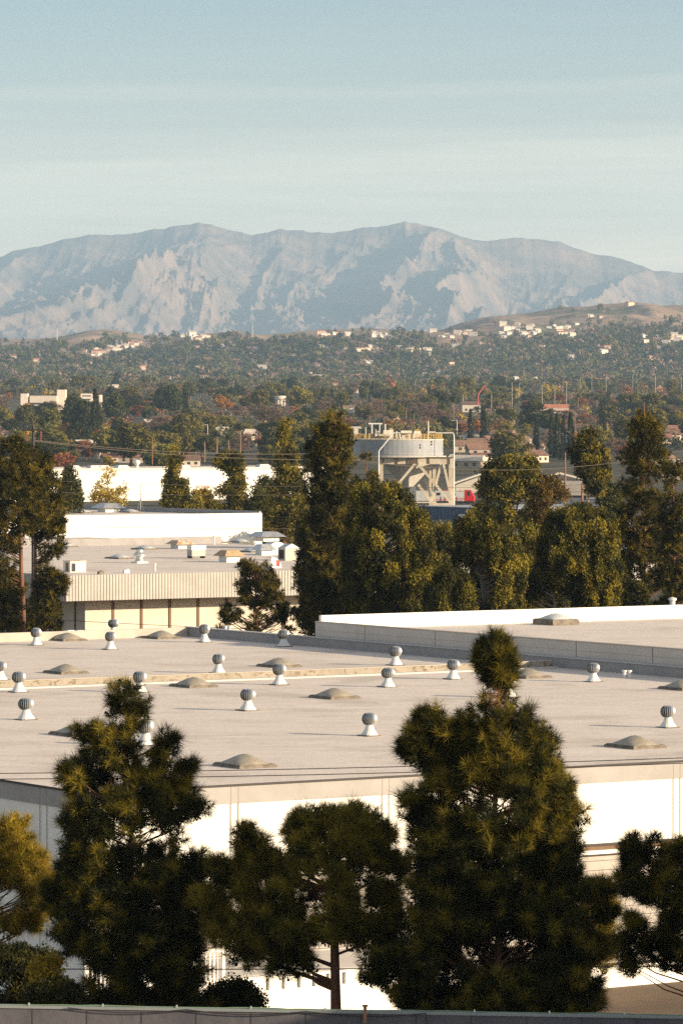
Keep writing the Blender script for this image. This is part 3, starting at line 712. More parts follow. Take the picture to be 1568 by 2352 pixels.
m.add(vs, [(2*k, 2*k+1, 2*k+3, 2*k+2) for k in range(n)] + [tuple(list(range(0, 2*n+2, 2)) + [2*n+2])]); c = MB(); c.cbox((.15,-.72),.22,.01,.15,.85)
box_thing('curved_blower', [('housing', m, VWHITE), ('red_panel', c, REDM)], 628, 1304, RZ, 'curved white blower housing with a dark red side right of the small pine top', 'blower')
for x, y, h, lab in ((492, 1251, 1.0, 'thin white pipe standing between skylights below the white wall'), (358+46-48, 1312, .7, 'thin short pipe behind the ribbed fascia at the left')):
    m = MB(); m.lathe((0,0,0), [(.1,0),(.1,h),(.16,h),(.16,h+.12),(0,h+.13)], 8); o = m.build('vent_pipe', VWHITE); o.location = gpt(x, y, RZ); tag(o, lab, 'roof vent')
for x, y, lab in ((232, 1319, 'small dark box on the front edge of the fascia roof'), (290, 1316, 'small pale bracket on the front edge of the fascia roof')):
    m = MB(); m.cbox((0,0), .3,.2,0,.32,R(TH)); m.cbox((.1,0), .16,.16,.325,.4,R(TH)); o = m.build('roof_box', CURB if 'dark' in lab else VWHITE); o.location = gpt(x, y, RZ); tag(o, lab, 'roof box')

# ================================================================== LONG WHITE WALL BUILDING
C3 = gpt(602, 1222, 9.3); C3.z = 0
z3 = EZ - (1178-HY)/F*C3.y
lw = empty('white_warehouse', tuple(C3), 'long windowless white warehouse behind the fascia building, its bright wall ending at a sharp corner', 'warehouse')
m = MB(); lb(m, -95, 0, 0, 80, 0, z3-.45, C3); part(m, 'wall', WHITE, lw)
m = MB(); lb(m, -95, -.3, .31, 79, z3-.446, z3-.41, C3); part(m, 'roof', ROOF, lw)
m = MB(); lb(m, -95, 0, 0, .3, z3-.44, z3, C3); part(m, 'front_parapet', WHITE, lw)
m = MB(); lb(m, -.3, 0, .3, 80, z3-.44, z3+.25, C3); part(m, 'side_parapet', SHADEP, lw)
m = MB()
for a in (-9.5, -19.5, -29.5, -39.5): m = MB(); lb(m, a-.03, a+.03, -.006, -.002, 9.4, z3-.1, C3); part(m, 'panel_joint', GREYW, lw)
for i, (x, y, lab) in enumerate(((165, 1168, 'white skylight on the roof behind the long white wall, leftmost'), (190, 1178, 'low white skylight just above the long white wall'), (300, 1177, 'white skylight just above the long white wall, right one'))):
    o = copy_tree(sk2); o.location = gpt(x, y, z3-.40); o['label'] = lab; o['group'] = 'white skylights behind the long white wall'
box_thing('hooded_vent', hood(GALV, 1.7, .6, 1.3), 250, 1176, z3-.4, 'grey hooded roof vent on the roof behind the long white wall', 'roof vent', 'hooded roof vents')
m = MB(); m.tube([(0,0,0),(0,0,4.2)], .07, 5); m.tube([(-.5,0,0),(0,0,2.2)], .04, 4); m.tube([(.5,0,0),(0,0,2.2)], .04, 4)
o = m.build('roof_antenna', GALV); o.location = gpt(323, 1175, z3-.4); tag(o, 'thin braced antenna mast on the roof behind the long white wall', 'antenna')
# low white block behind it
C3b = gpt(372, 1172, z3-.4); C3b.z = 0; 
m = MB(); lb(m, -30, 0, 45, 70, 0, z3+.75, C3b); ob = m.build('wall', WHITE)
t = empty('low_white_block', tuple(C3b), 'low white rooftop block with pale skylights behind the long white wall', 'building'); ob.parent = t; rebase(ob, t.location)
m = MB(); lb(m, -30, 0, 45, 70, z3+.755, z3+.8, C3b); part(m, 'roof', ROOF, t)
# fill the foreground roof so the left side reads as one long roof
# ================================================================== FAR WHITE WAREHOUSE
fz = 10.0; C4 = gpt(700, 1073, fz); C4.z = 0
fw = empty('far_warehouse', tuple(C4), 'distant long white warehouse with small roof vents behind the conical conifers', 'warehouse')
m = MB(); lb(m, -95, 8, 0, 40, 0, fz-.8, C4); part(m, 'wall', WHITE, fw)
m = MB(); lb(m, -95, 8, -.05, 40, fz-.795, fz+.1, C4); part(m, 'roof_band', ROOF, fw)
tx = bpy.data.curves.new('wall_lettering', 'FONT'); tx.body = 'RECEIVING'; tx.size = 1.0; tx.extrude = .02; tx.align_x = 'CENTER'
txo = bpy.data.objects.new('wall_lettering', tx); COL.objects.link(txo); txo.parent = fw
def a_at(x, o, b=0): return a_front(x, o, b)
aT = a_at(467, C4, -.1); pT = L(aT, -.12, 0, C4); zT = EZ - (1121-HY)/F*pT.y
txo.location = pT + Vector((0,0,zT)) - fw.location; txo.rotation_euler = (R(90), 0, R(TH)); tx.materials.append(mat('faded_red', (.45, .12, .08)))
rv = [(168, 'box'), (217, 'dome'), (236, 'dome'), (280, 'box'), (315, 'ball'), (400, 'ball'), (420, 'box'), (505, 'box'), (535, 'ball'), (604, 'box')]
for k, (x, ty) in enumerate(rv):
    a = a_at(x, C4, 3); m = MB()
    if ty == 'ball': m.lathe((0,0,0), [(.6,0),(.45,.9),(.9,1.2),(1.1,1.8),(.7,2.4),(0,2.6)], 12)
    else: m.add([(-2.2,-1.5,0),(2.2,-1.5,0),(2.2,1.5,0),(-2.2,1.5,0),(-1.5,-.9,.9),(1.5,-.9,.9),(1.5,.9,.9),(-1.5,.9,.9)], [(4,5,6,7),(0,1,5,4),(1,2,6,5),(2,3,7,6),(3,0,4,7)])
    o = m.build('roof_ventilator' if ty == 'ball' else 'roof_hatch', VWHITE if ty == 'ball' else DOMEW, None, ty == 'ball'); o.location = L(a, 3, fz+.1, C4); o.rotation_euler.z = R(TH)
    ords = ['first', 'second', 'third', 'fourth', 'fifth', 'sixth', 'seventh', 'eighth', 'ninth', 'tenth']
    tag(o, ('round white ventilator' if ty == 'ball' else 'low pale hatch') + f' on the distant white warehouse edge, {ords[k]} from the left along it', 'roof vent', 'vents on the distant warehouse')

def text_to_mesh(o):
    bpy.context.view_layer.update()
    me = bpy.data.meshes.new_from_object(o); n = o.name; par, l_, r_ = o.parent, o.location.copy(), o.rotation_euler.copy(); cu = o.data
    bpy.data.objects.remove(o); bpy.data.curves.remove(cu)
    q = bpy.data.objects.new(n, me); COL.objects.link(q); q.parent = par; q.location = l_; q.rotation_euler = r_; q.name = n
text_to_mesh(txo)
# ================================================================== NEAR ROOF AND PARAPET
pl, pr = wpt(-40, 2307.5, 92), wpt(1610, 2333.5, 90.9)
dirn = (pr - pl); dirn.z = 0; dirn.normalize(); nrm = Vector((-dirn.y, dirn.x, 0))
zt = pl.z; zdrop = pr.z - pl.z; Ln = (pr - pl).length
nb = empty('near_building', tuple((pl.x, pl.y, 0)), 'grey roof parapet with a cable along its top at the very bottom of the photo', 'building')
e0 = pl - dirn*6; e0.z = 0
m = MB(); m.box(e0 + Vector((0,0,zt-4)) , dirn*(Ln+12) + Vector((0,0,zdrop*1.8)), nrm*.22, (0,0,4-.03)); part(m, 'parapet', NEARW, nb)
m = MB(); m.box(e0 + Vector((0,0,zt-.028)) - nrm*.03, dirn*(Ln+12) + Vector((0,0,zdrop*1.8)), nrm*.28, (0,0,.05)); part(m, 'coping', mat('coping_metal', (.22, .24, .23), rough=.6), nb)
m = MB(); m.box(e0 - nrm*30 + Vector((0,0,0)), dirn*(Ln+12), nrm*29.99, (0,0,zt-1.3)); part(m, 'roof_block', ROOF, nb)
m = MB(); k = 0.0
while k < Ln+12:
    q = e0 + dirn*k - nrm*.006; m.box(q + Vector((0,0,zt-3.5)), dirn*.02, nrm*.004, (0,0,3.44+zdrop*k/Ln)); k += 1.18
part(m, 'wall_joint', DARKLINE, nb)
m = MB(); pts = []; k = 0.0; i = 0
while k < Ln+10:
    pts.append(e0 + dirn*k + nrm*.1 + Vector((0,0,zt+.035+zdrop*k/Ln - .012*(i % 5 == 2) + .01*math.sin(k*1.7)))); k += .3; i += 1
m.tube(pts, .013, 5); o = m.build('parapet_cable', GREENC); rebase(o, pts[0]); o.location = pts[0]; tag(o, 'greenish cable clipped along the top of the near grey parapet', 'cable')
m = MB(); pts = []
for t_ in range(22):
    f = t_/21; q = e0 + dirn*(6+ Ln*(.12+.5*f)) - nrm*.06; pts.append(q + Vector((0,0,zt-.03+zdrop*(.12+.5*f)-.09*math.sin(math.pi*((f*3) % 1)) )))
for t_ in range(5): pts.append(pts[-1] + Vector((.03*math.sin(t_*2), 0, -.12)))
m.tube(pts, .012, 5); o = m.build('loose_cable', WIRE); rebase(o, pts[0]); o.location = pts[0]; tag(o, 'loose dark cable sagging in loops against the near grey parapet', 'cable')
cl = None; k = .6; i = 0
while k < Ln+8:
    q = e0 + dirn*k + nrm*.1 + Vector((0,0,zt+.022+zdrop*k/Ln))
    if cl is None:
        m = MB(); m.cbox((0,0), .018,.035,0,.03); m.lathe((0,0,0), [(.022,.03),(.022,.055),(0,.06)], 6); cl = m.build('cable_clip', GALV); c = cl
    else: c = cl.copy(); COL.objects.link(c)
    c.location = q; tag(c, 'small metal clip holding the cable on the near parapet', 'clip', 'clips along the near parapet cable'); k += 1.6; i += 1
m = MB(); m.cbox((0,0), .035,.035,-.25,.09); m.cbox((0,0), .06,.05,.092,.13); o = m.build('cable_junction', WOOD); q = wpt(838, 2318, 91.3); o.location = (q.x, q.y - .1, zt + zdrop*.5+.02); tag(o, 'small brownish junction where cables meet on the near parapet', 'cable junction')

# ================================================================== BATCH PLANT TANK
TD = 1200.0
def tp(x, y, off=0.0):
    """point of the tank plant drawn at depth off behind its front plane"""
    d = TD + off; return wpt(x, y, d)
tk = empty('storage_tank', tuple(tp(914, 1160).xy) + (0,), 'round grey elevated tank on a braced beige steel frame with railings and pipes on top', 'storage tank')
ctr = tp(914, 1010, 13); ctr.z = 0; tr_ = 103*TD/F*1.01
zb, zt2 = 14.5, 19.35
m = MB(); m.lathe((ctr.x, ctr.y, 0), [(0, zb), (tr_, zb), (tr_, zt2), (0, zt2)], 56); o = part(m, 'tank_drum', TANKM, tk)
m = MB(); m.lathe((ctr.x, ctr.y, 0), [(tr_+.02, zb-.1), (tr_+.9, zb-.1), (tr_+.9, zb+.25), (tr_+.02, zb+.3)], 56); m.lathe((ctr.x, ctr.y, 0), [(tr_+.01, zb+.9), (tr_+.12, zb+.9), (tr_+.12, zb+1.0), (tr_+.01, zb+1.0)], 56); part(m, 'base_ring', CONC, tk)
m = MB(); m.lathe((ctr.x, ctr.y, 0), [(tr_-.05, zt2+.004), (tr_-.05, zt2+.2), (tr_+.1, zt2+.2), (tr_+.1, zt2-.15), (tr_+.01, zt2-.2)], 56); part(m, 'rim', CONC, tk)
for a0, a1, nm in ((-1.25, 0.9, 'railing'), (2.6, 4.4, 'railing')):
    m = MB(); n = 22; pp = []
    for k in range(n+1):
        a = a0 + (a1-a0)*k/n; q = (ctr.x + (tr_-.3)*math.cos(a), ctr.y + (tr_-.3)*math.sin(a)); pp.append(q)
        m.tube([(q[0], q[1], zt2), (q[0], q[1], zt2+1.6)], .09, 4)
    for h in (.6, 1.1, 1.6): m.tube([(q[0], q[1], zt2+h) for q in pp], .07, 4)
    part(m, nm, YELP, tk)
m = MB(); n = 26; pp = [(ctr.x + (tr_-.3)*math.cos(a), ctr.y + (tr_-.3)*math.sin(a)) for a in [4.4 + (5.03-4.4)*k/n for k in range(n+1)]]
for q in pp[::2]: m.tube([(q[0], q[1], zt2), (q[0], q[1], zt2+1.3)], .07, 4)
for h in (.65, 1.3): m.tube([(q[0], q[1], zt2+h) for q in pp], .05, 4)
part(m, 'railing', RUST, tk)
def slab(m, x0, x1, y0, y1, off, th=1.0, mi=0):
    a = tp(x0, y1, off); b = tp(x1, y0, off); m.box((a.x, a.y, a.z), (b.x-a.x, 0, 0), (0, th, 0), (0, 0, b.z-a.z), mi)
m = MB()
for x0, x1, y0, y1, of in ((845.5, 878, 971.5, 974.5, 6), (852.5, 855.5, 974.6, 1009, 6), (871, 873, 974.6, 1009, 6), (883, 886, 974, 1009, 7), (839, 841, 981, 1009, 4), (862.5, 864, 986, 1009, 3)): slab(m, x0, x1, y0, y1, of, .4)
part(m, 'pipe_rack', VWHITE, tk)
m = MB()
for x0, x1, y0, y1, of in ((861, 894, 997, 1002, 2), (866, 872, 990, 996.8, 3), (880, 893, 988, 996.7, 2.2), (893.3, 903, 987, 1007, 3), (909, 912, 991, 1007, 5), (920, 946, 989, 995, 8), (923, 943, 995.4, 1008, 9), (948, 968, 996, 1008, 5), (950, 966, 990.2, 995.7, 5.2), (812, 822, 985, 997, 3), (985, 1000, 991, 994, 9)): m = MB(); slab(m, x0, x1, y0, y1, of, 1.6); part(m, 'plant_equipment', mat('pale_equipment', (.60, .54, .44), (.72, .66, .56), .3, .7), tk)
m = MB()
for x0, x1, y0, y1, of in ((894, 902, 983.5, 986.6, 3), (953, 963, 986, 990, 5.2), (836, 841, 998, 1008, 1.5), (846, 850, 995, 1008, 1.6), (905, 909, 1000, 1008, 1.4), (930, 938, 1000, 1007, 1.5)): m = MB(); slab(m, x0, x1, y0, y1, of, .8); part(m, 'yellow_equipment', YELP, tk)
m = MB(); m.tube([tp(919, 1008, 0), tp(916, 994, 0), tp(903.7, 994, 0), tp(869.6, 1036, -1), tp(869.6, 1150, -1)], .18, 6); part(m, 'left_feed_pipe', VWHITE, tk).name = 'feed_pipe'
m = MB(); m.tube([tp(1000, 994.5, 3), tp(1040, 994.5, 3), tp(1042, 1000, 3), tp(1042.5, 1160, 3)], .17, 6); m.tube([tp(1042, 1045, 3), tp(1034, 1045, 3), tp(1022, 1058, 3)], .2, 5); part(m, 'feed_pipe', VWHITE, tk)
m = MB()
for k in range(8): slab(m, 827, 838, 1020+k*2.6, 1020.8+k*2.6, .5, .4)
slab(m, 838.5, 840, 1012, 1048, .5, .4); part(m, 'ladder', DARKLINE, tk)
m = MB(); slab(m, 988, 992, 1013, 1017, .3, .3); slab(m, 988, 992, 1019, 1023, .3, .3); part(m, 'inspection_hatch', DARKLINE, tk)
# support frame
def bar(m, x0, y0, x1, y1, off, w=6.5, th=.9):
    a, b = tp(x0, y0, off), tp(x1, y1, off); dv = (b-a); n_ = Vector((-dv.z, 0, dv.x)).normalized()*w*TD/F
    m.box(a - n_*.5, n_, (0, th, 0), dv)
m = MB(); slab(m, 872, 1041, 1051.5, 1066, 2, 1.2); part(m, 'top_beam', BEIGES, tk)
m = MB()
for x in (880, 912, 937, 944, 951, 958, 985, 1032): slab(m, x-1, x+1, 1052, 1065.5, 1.7, .28)
slab(m, 872, 1041, 1049.5, 1051.4, 1.6, 1.6); part(m, 'beam_stiffener', BROWN, tk)
m = MB(); slab(m, 872, 1041, 1051.5, 1066, 22, 1.2); a = tp(872, 1066, 3.3); m.box(a, (1.1, 0, 0), (0, 18.6, 0), (0, 0, 1.5)); a = tp(1033, 1066, 3.3); m.box(a, (1.1, 0, 0), (0, 18.6, 0), (0, 0, 1.5)); part(m, 'cross_beam', BEIGES, tk)
for x0, x1, of in ((871, 879.5, 2.0), (1033.5, 1042, 2.0), (871, 879.5, 22), (1030, 1038, 22), (985, 990.5, 12), (993, 1000.5, 12)):
    m = MB(); slab(m, x0, x1, 1066.2 if of != 12 else 1070, 1172, of, 1.0); part(m, 'column', BEIGES, tk)
for q in ((952, 1066, 911, 1115, 1.6, 5.5), (960, 1066, 1037, 1157, 1.2, 6), (1012.5, 1066, 990, 1153, 1.8, 5.5), (1018, 1066, 1037.5, 1150, 1.4, 5.5), (976, 1093, 988, 1140, 2.4, 5.5), (960, 1113, 991, 1153, 1.3, 6), (911, 1115, 880, 1153, 1.7, 5)):
    m = MB(); bar(m, *q[:5], w=q[5]); part(m, 'brace', BEIGES, tk)
m = MB(); m.lathe((tp(938, 1066, 12).x, tp(938, 1066, 12).y, 0), [(7.3, 13.6), (7.3, 12.4), (1.3, 6.0), (1.3, 4.6)], 4); part(m, 'hopper', CONC, tk)
m = MB(); slab(m, 940, 1002, 1152.5, 1155.5, .6, 2); slab(m, 991, 1031, 1155.8, 1163, -.5, 3); part(m, 'walkway', BEIGES, tk)
m = MB(); slab(m, 930, 955, 1118, 1150, 6, 3); slab(m, 899, 915, 1112, 1150, 3, 4); part(m, 'plant_cabin', VWHITE, tk)

# locomotive beside the tank
loc = tp(1088, 1160, 62); loc.z = .0
lo = empty('locomotive', tuple(loc), 'silver and red diesel locomotive standing right behind the tank frame', 'locomotive')
yaw = R(8); ex = Vector((-math.cos(yaw), math.sin(yaw), 0)); ey = Vector((math.sin(yaw), math.cos(yaw), 0))   # ex runs back along the train
def lbx(m, s0, s1, t0, t1, z0, z1): m.box(loc + ex*s0 + ey*t0 + Vector((0,0,z0)), ex*(s1-s0), ey*(t1-t0), (0,0,z1-z0))
m = MB(); lbx(m, 2.9, 20, 0, 3, .9, 3.9); part(m, 'body', SILV, lo)
m = MB(); P0 = [(0,.9),(0,2.2),(.5,2.9),(1.1,4.2),(2.89,4.2),(2.89,.9)]
vs = [loc + ex*s + ey*0 + Vector((0,0,z)) for s, z in P0] + [loc + ex*s + ey*3 + Vector((0,0,z)) for s, z in P0]
m.add(vs, [tuple(range(6)), tuple(range(11, 5, -1))] + [(i, i+6, (i+1) % 6+6, (i+1) % 6) for i in range(6)]); part(m, 'cab', REDL, lo)
m = MB(); lbx(m, 1.2, 1.9, -.05, -.005, 2.5, 3.7); lbx(m, 5.5, 7, -.05, -.005, 2.5, 3.4); lbx(m, 10, 11.2, -.05, -.005, 2.6, 3.4); lbx(m, .3, .9, .5, 2.5, 3.0, 3.05); part(m, 'window', GLASS, lo)
m = MB(); lbx(m, 2.9, 12, -.06, -.005, 1.2, 1.35); lbx(m, 2.9, 8, -.06, -.005, 1.7, 1.82)
for s in (5, 6, 7.3, 8.5, 9.7): lbx(m, s, s+.25, -.07, -.005, .9, 2.2)
part(m, 'red_stripe', REDL, lo)
m = MB(); lbx(m, .2, 19.5, .1, 2.9, .25, .89)
for s in (2, 4, 14, 16): m.tube([loc + ex*s - ey*.05 + Vector((0,0,.5)), loc + ex*s + ey*3 + Vector((0,0,.5))], .5, 10)
part(m, 'running_gear', DARK, lo)
m = MB(); lbx(m, 4.2, 4.39, .6, 2.4, 3.905, 4.2); lbx(m, 6, 9, .6, 2.4, 3.905, 4.3); part(m, 'roof_unit', REDM, lo)

# ================================================================== HOUSES AND OTHER BUILDINGS
def house_obj(name, w, dp, h, rh, mw, mr, over=.5, parts=True):
    t = empty(name, (0, 0, 0), '-', 'house')
    m = MB(); m.box((-w/2, 0, -2), (w, 0, 0), (0, dp, 0), (0, 0, h+2)); m.build('wall', mw, t)
    m = MB(); o = over
    vs = [(-w/2-o, -o, h), (w/2+o, -o, h), (w/2+o, dp+o, h), (-w/2-o, dp+o, h), (-w/2-o, dp/2, h+rh), (w/2+o, dp/2, h+rh)]
    m.add([(x, y, z+.01) for x, y, z in vs], [(0,1,5,4), (2,3,4,5), (0,4,3), (1,2,5), (3,2,1,0)]); m.build('roof', mr, t)
    if parts:
        for x in (-.3, .05, .32):
            m = MB(); m.box((w*x-.6, -.06, 1.0), (1.5, 0, 0), (0, .055, 0), (0, 0, 1.3)); m.build('window', GLASS, t)
    return t
def place(o, x, y, rot, s=1.0, label=None, group=None, d=None):
    p = on_ground(x, y) if d is None else Vector(((x-784)/F*d, d, EZ-(y-HY)/F*d))
    o.location = p; o.rotation_euler.z = R(rot); o.scale = (s, s, s)
    if label: o['label'] = label
    if group: o['group'] = group
    return o
PALER = mat('pale_roof', (.46, .40, .33), (.54, .48, .41), .4, .9)
protos = {'b': house_obj('brown_roofed_house', 13, 9, 3.0, 2.6, HWALL, BRICKR), 'w': house_obj('white_house', 12, 9, 5.0, 2.2, HWHITE, BRICKR), 'p': house_obj('pale_roofed_house', 13, 9, 3.0, 2.4, HWALL, PALER)}
hs = [('b', 1075, 1040, 0, 1.2), ('b', 1105, 1031, 25, 1.1), ('b', 1148, 1040, -10, 1.25), ('b', 1185, 1031, 15, 1.2), ('b', 1213, 1042, -20, 1.0), ('b', 1140, 1025, 60, 1.1), ('b', 1175, 1018, 20, 1.1), ('b', 1217, 1020, 80, 1.0), ('p', 1085, 1022, 0, 1.1), ('b', 1110, 1048, 10, 1.2), ('b', 1190, 1052, -5, 1.2),
      ('b', 1330, 1010, 30, 1.0), ('p', 1318, 998, -30, 1.0), ('b', 1488, 1012, 0, 1.0), ('b', 1548, 1000, 10, 1.2), ('w', 1250, 1060, 60, .7), ('w', 1110, 1072, 25, .9), ('p', 1065, 1078, -20, 1.2), ('w', 1082, 947, 0, 1.3), ('b', 1520, 1020, 20, 1.1), ('b', 1545, 1102, 0, .9),
      ('p', 570, 1005, 20, 1.0), ('b', 582, 1012, 80, .8), ('b', 300, 1064, 0, .9), ('b', 262, 1062, 20, .8), ('b', 205, 1006, 0, .8), ('w', 490, 1012, 40, .5), ('b', 430, 1072, 10, 1.0), ('b', 330, 1003, 0, .8), ('p', 1530, 1085, 0, 1.1), ('b', 10, 1004, 0, .8), ('p', 815, 1000, 0, 1.0), ('w', 800, 947, 0, .8)]
where = ['at the left end of the houses right of the tank', 'second row left of the houses right of the tank', 'in the middle of the houses right of the tank', 'beside the lone dark cypress, on its left', 'directly in front of the lone dark cypress', 'turned sideways behind the row of houses', 'at the back of the houses below the yellow trees', 'just behind the lone dark cypress', 'at the back left of the houses near two dark cypresses', 'nearest of the cluster of houses right of the tank', 'in front of the lone dark cypress roots',
         'right of the cypress row', 'above right of the cypress row with a pale roof', 'right of the tall right pine trunk top', 'at the far right photo edge beyond the pine', 'tall and narrow between the lone cypress and the cypress row', 'partly hidden behind the round yellow green trees', 'nearest the right pipe of the tank with its long pale roof', 'small and pale left of the orange building', 'at the right edge behind the tall right pine', 'low down at the right photo edge',
         'grey roofed between dark trees left of the centre', 'brown gabled just right of the grey roofed one', 'above the far white warehouse near its left end', 'small one above the yellow bare tree', 'small one among trees left of the tall conifer', 'tiny one near the utility pole', 'behind the roof hatches of the far warehouse', 'small one right of the tall conifer', 'low at the right edge with a pale roof', 'at the left photo edge below the pale complex', 'beside the tall dark pine left of the tank', 'small one beyond the distant cypress row']
used = set()
adj = {'b': 'brown roofed house', 'w': 'small white walled house', 'p': 'pale roofed house'}
for (k, x, y, r, s), wh_ in zip(hs, where):
    o = protos[k] if k not in used else copy_tree(protos[k]); used.add(k)
    place(o, x, y, r, s*.82, adj[k] + ' ' + wh_, 'houses among the trees')
# far hillside houses: small, one of each kind copied
hp = [house_obj('hillside_house', 16, 11, 5.5, 2.4, HWHITE, PALER, .4, False), house_obj('hillside_house', 14, 10, 5.0, 2.6, HWALL, BRICKR, .4, False), house_obj('hillside_house', 18, 11, 6.0, 2.0, mat('peach_stucco', (.60, .42, .31), (.66, .50, .38), .3, .9), TERRA, .4, False)]
hl = ['tiny white house with a pale roof on the wooded hillside', 'tiny tan house with a brown roof on the wooded hillside', 'tiny peach house with a red roof on the wooded hillside']
for o, l in zip(hp, hl): o['label'] = l; o['group'] = 'houses scattered over the hillside'
cl_ = [(210, 330, 785, 815, 26, 0), (420, 482, 769, 782, 11, 0), (720, 800, 767, 776, 9, 0), (860, 925, 767, 779, 11, 0), (985, 1090, 762, 779, 15, 0), (1150, 1330, 748, 779, 24, 0), (1480, 1568, 772, 792, 9, 0), (1340, 1390, 729, 736, 3, 0), (1442, 1460, 700.5, 702, 1, 2), (810, 1010, 796, 812, 14, 0), (0, 1568, 790, 905, 75, 1), (1150, 1330, 748, 779, 14, 0), (210, 330, 785, 815, 12, 0), (300, 1000, 850, 900, 14, 1)]
first = [True]*3; rh = random.Random(5); hill_house_pos = []
for x0, x1, y0, y1, n, bias in cl_:
    for _ in range(n):
        x = rh.uniform(x0, x1); y = rh.uniform(y0, y1)
        if x1-x0 == 120 and y0 == 785: y = 815 - (x-210)/120*28 + rh.uniform(-6, 6)
        k = rh.choices([0, 1, 2], [6, 2, 1] if bias == 0 else [3, 4, 2])[0] if bias < 2 else 2
        o = hp[k] if first[k] else copy_tree(hp[k]); first[k] = False
        o.location = on_ground(x, y); o.rotation_euler.z = rh.uniform(-.3, .9); s = rh.uniform(.42, .9); o.scale = (s, s, s*rh.uniform(.9, 1.3)); hill_house_pos.append((x, y))

bh = random.Random(31)
for i in range(34):
    k = bh.choice('bbbpw'); x = bh.uniform(0, 1568); y = bh.uniform(958, 1070)
    if 780 < x < 1060 and y > 990: continue
    if 225 < y < 0: continue
    o = copy_tree(protos[k]); o['label'] = {'b': 'brown roofed house half hidden among the trees of the wooded belt', 'p': 'pale roofed house half hidden among the trees of the wooded belt', 'w': 'small white house half hidden among the trees of the wooded belt'}[k]
    o['group'] = 'houses half hidden in the wooded belt'; o.location = on_ground(x, y); o.rotation_euler.z = R(bh.uniform(-40, 60)); s_ = bh.uniform(.7, 1.05); o.scale = (s_, s_, s_)
def img_box(m, x0, x1, y0, y1, d, th, mi=0, skew=0.0):
    a = wpt(x0, y1, d); b = wpt(x1, y0, d); m.box((a.x, a.y, a.z), (b.x-a.x, skew, 0), (0, th, 0), (0, 0, b.z-a.z), mi)
# pale office complex on the left
d_ = 3050; oc = empty('office_complex', tuple(wpt(90, 950, d_)), 'large stepped white office complex above the left pine', 'building')
for q in ((48, 64, 904, 955, 0), (69, 131, 909, 925, 2), (131.5, 151, 895, 955, 8), (186, 213, 904, 955, 25), (228, 233, 907, 955, 30)):
    m = MB(); img_box(m, q[0], q[1], q[2], q[3], d_+q[4], 14); part(m, 'block', HWHITE, oc)
m = MB(); img_box(m, 69, 131, 925.2, 929, d_+4, 12); img_box(m, 69, 131, 933, 955, d_+3, 12); part(m, 'shaded_storey', mat('office_shade', (.30, .25, .22)), oc)
m = MB(); img_box(m, 69, 131, 929.2, 932.8, d_+2, 14); part(m, 'window_band', HWHITE, oc)
m = MB()
for k in range(9): img_box(m, 72+k*6.4, 75+k*6.4, 925.6, 928.6, d_+3.9, .09)
for y in (908, 916, 924): img_box(m, 190, 209, y, y+2.4, d_+24.8, .15)
part(m, 'window', GLASS, oc)
d_ = 2550; o2 = empty('louvred_building', tuple(wpt(120, 975, d_)), 'small white building with a striped louvred front behind the left pine top', 'building')
m = MB(); img_box(m, 113, 142, 957, 985, d_, 12); part(m, 'wall', HWHITE, o2)
m = MB()
for k in range(4): img_box(m, 117, 141, 961+k*3.4, 962.4+k*3.4, d_-.3, .28)
part(m, 'louvre', SLATE, o2)
m = MB(); img_box(m, 96, 112.8, 956, 985, d_+5, 9); part(m, 'side_block', HWHITE, o2)
o2 = empty('white_dome_building', tuple(wpt(62, 975, 2600)), 'low white building glimpsed through the golden tree at the left', 'building')
m = MB(); img_box(m, 36, 90, 957, 985, 2600, 12); part(m, 'wall', HWHITE, o2)
m = MB(); q = wpt(80, 957, 2606); m.lathe(q - Vector((0,0,.2)), [(3.2, 0), (3.0, 1.3), (1.8, 2.6), (0, 3.1)], 14); part(m, 'dome', HWHITE, o2)
# round colonnaded tower
q = on_ground(644, 940); s = F/q.y; wr = 12.5/s
tw = empty('colonnade_tower', tuple(q), 'small round white tower with columns and a flat cap left of the yellow green tree', 'tower')
zt_ = EZ - (909-HY)/s; zc_ = EZ - (917-HY)/s
m = MB(); m.lathe((q.x, q.y, 0), [(0, zt_), (wr*.9, zt_-.05), (wr*1.04, zt_-.7), (wr*1.04, zc_), (0, zc_)], 20); part(m, 'cap', HWHITE, tw)
m = MB(); m.lathe((q.x, q.y, 0), [(wr*.5, zc_-.01), (wr*.5, q.z-1)], 14); part(m, 'core', CONC, tw)
for k in range(8):
    a = 2*math.pi*k/8+.3; m = MB(); m.lathe((q.x+wr*.85*math.cos(a), q.y+wr*.85*math.sin(a), 0), [(.42, zc_-.01), (.42, q.z-1)], 6); part(m, 'column', HWHITE, tw)
# orange tiled long building
q = on_ground(1254, 950); t = empty('long_orange_building', tuple(q), 'long low building with a salmon orange roof beyond the cypresses', 'building')
m = MB(); img_box(m, 1204, 1305, 938, 955, q.y, 10); part(m, 'wall', CONC, t)
a, b = wpt(1202, 944, q.y-1), wpt(1307, 944, q.y-1); zt_ = wpt(0, 928, q.y).z
m = MB(); m.add([a, b, (b.x, b.y+7, zt_), (a.x, a.y+7, zt_), (b.x, b.y+14, a.z), (a.x, a.y+14, a.z)], [(0,1,2,3), (3,2,4,5), (0,3,5), (1,4,2), (0,5,4,1)]); part(m, 'roof', TERRA, t)
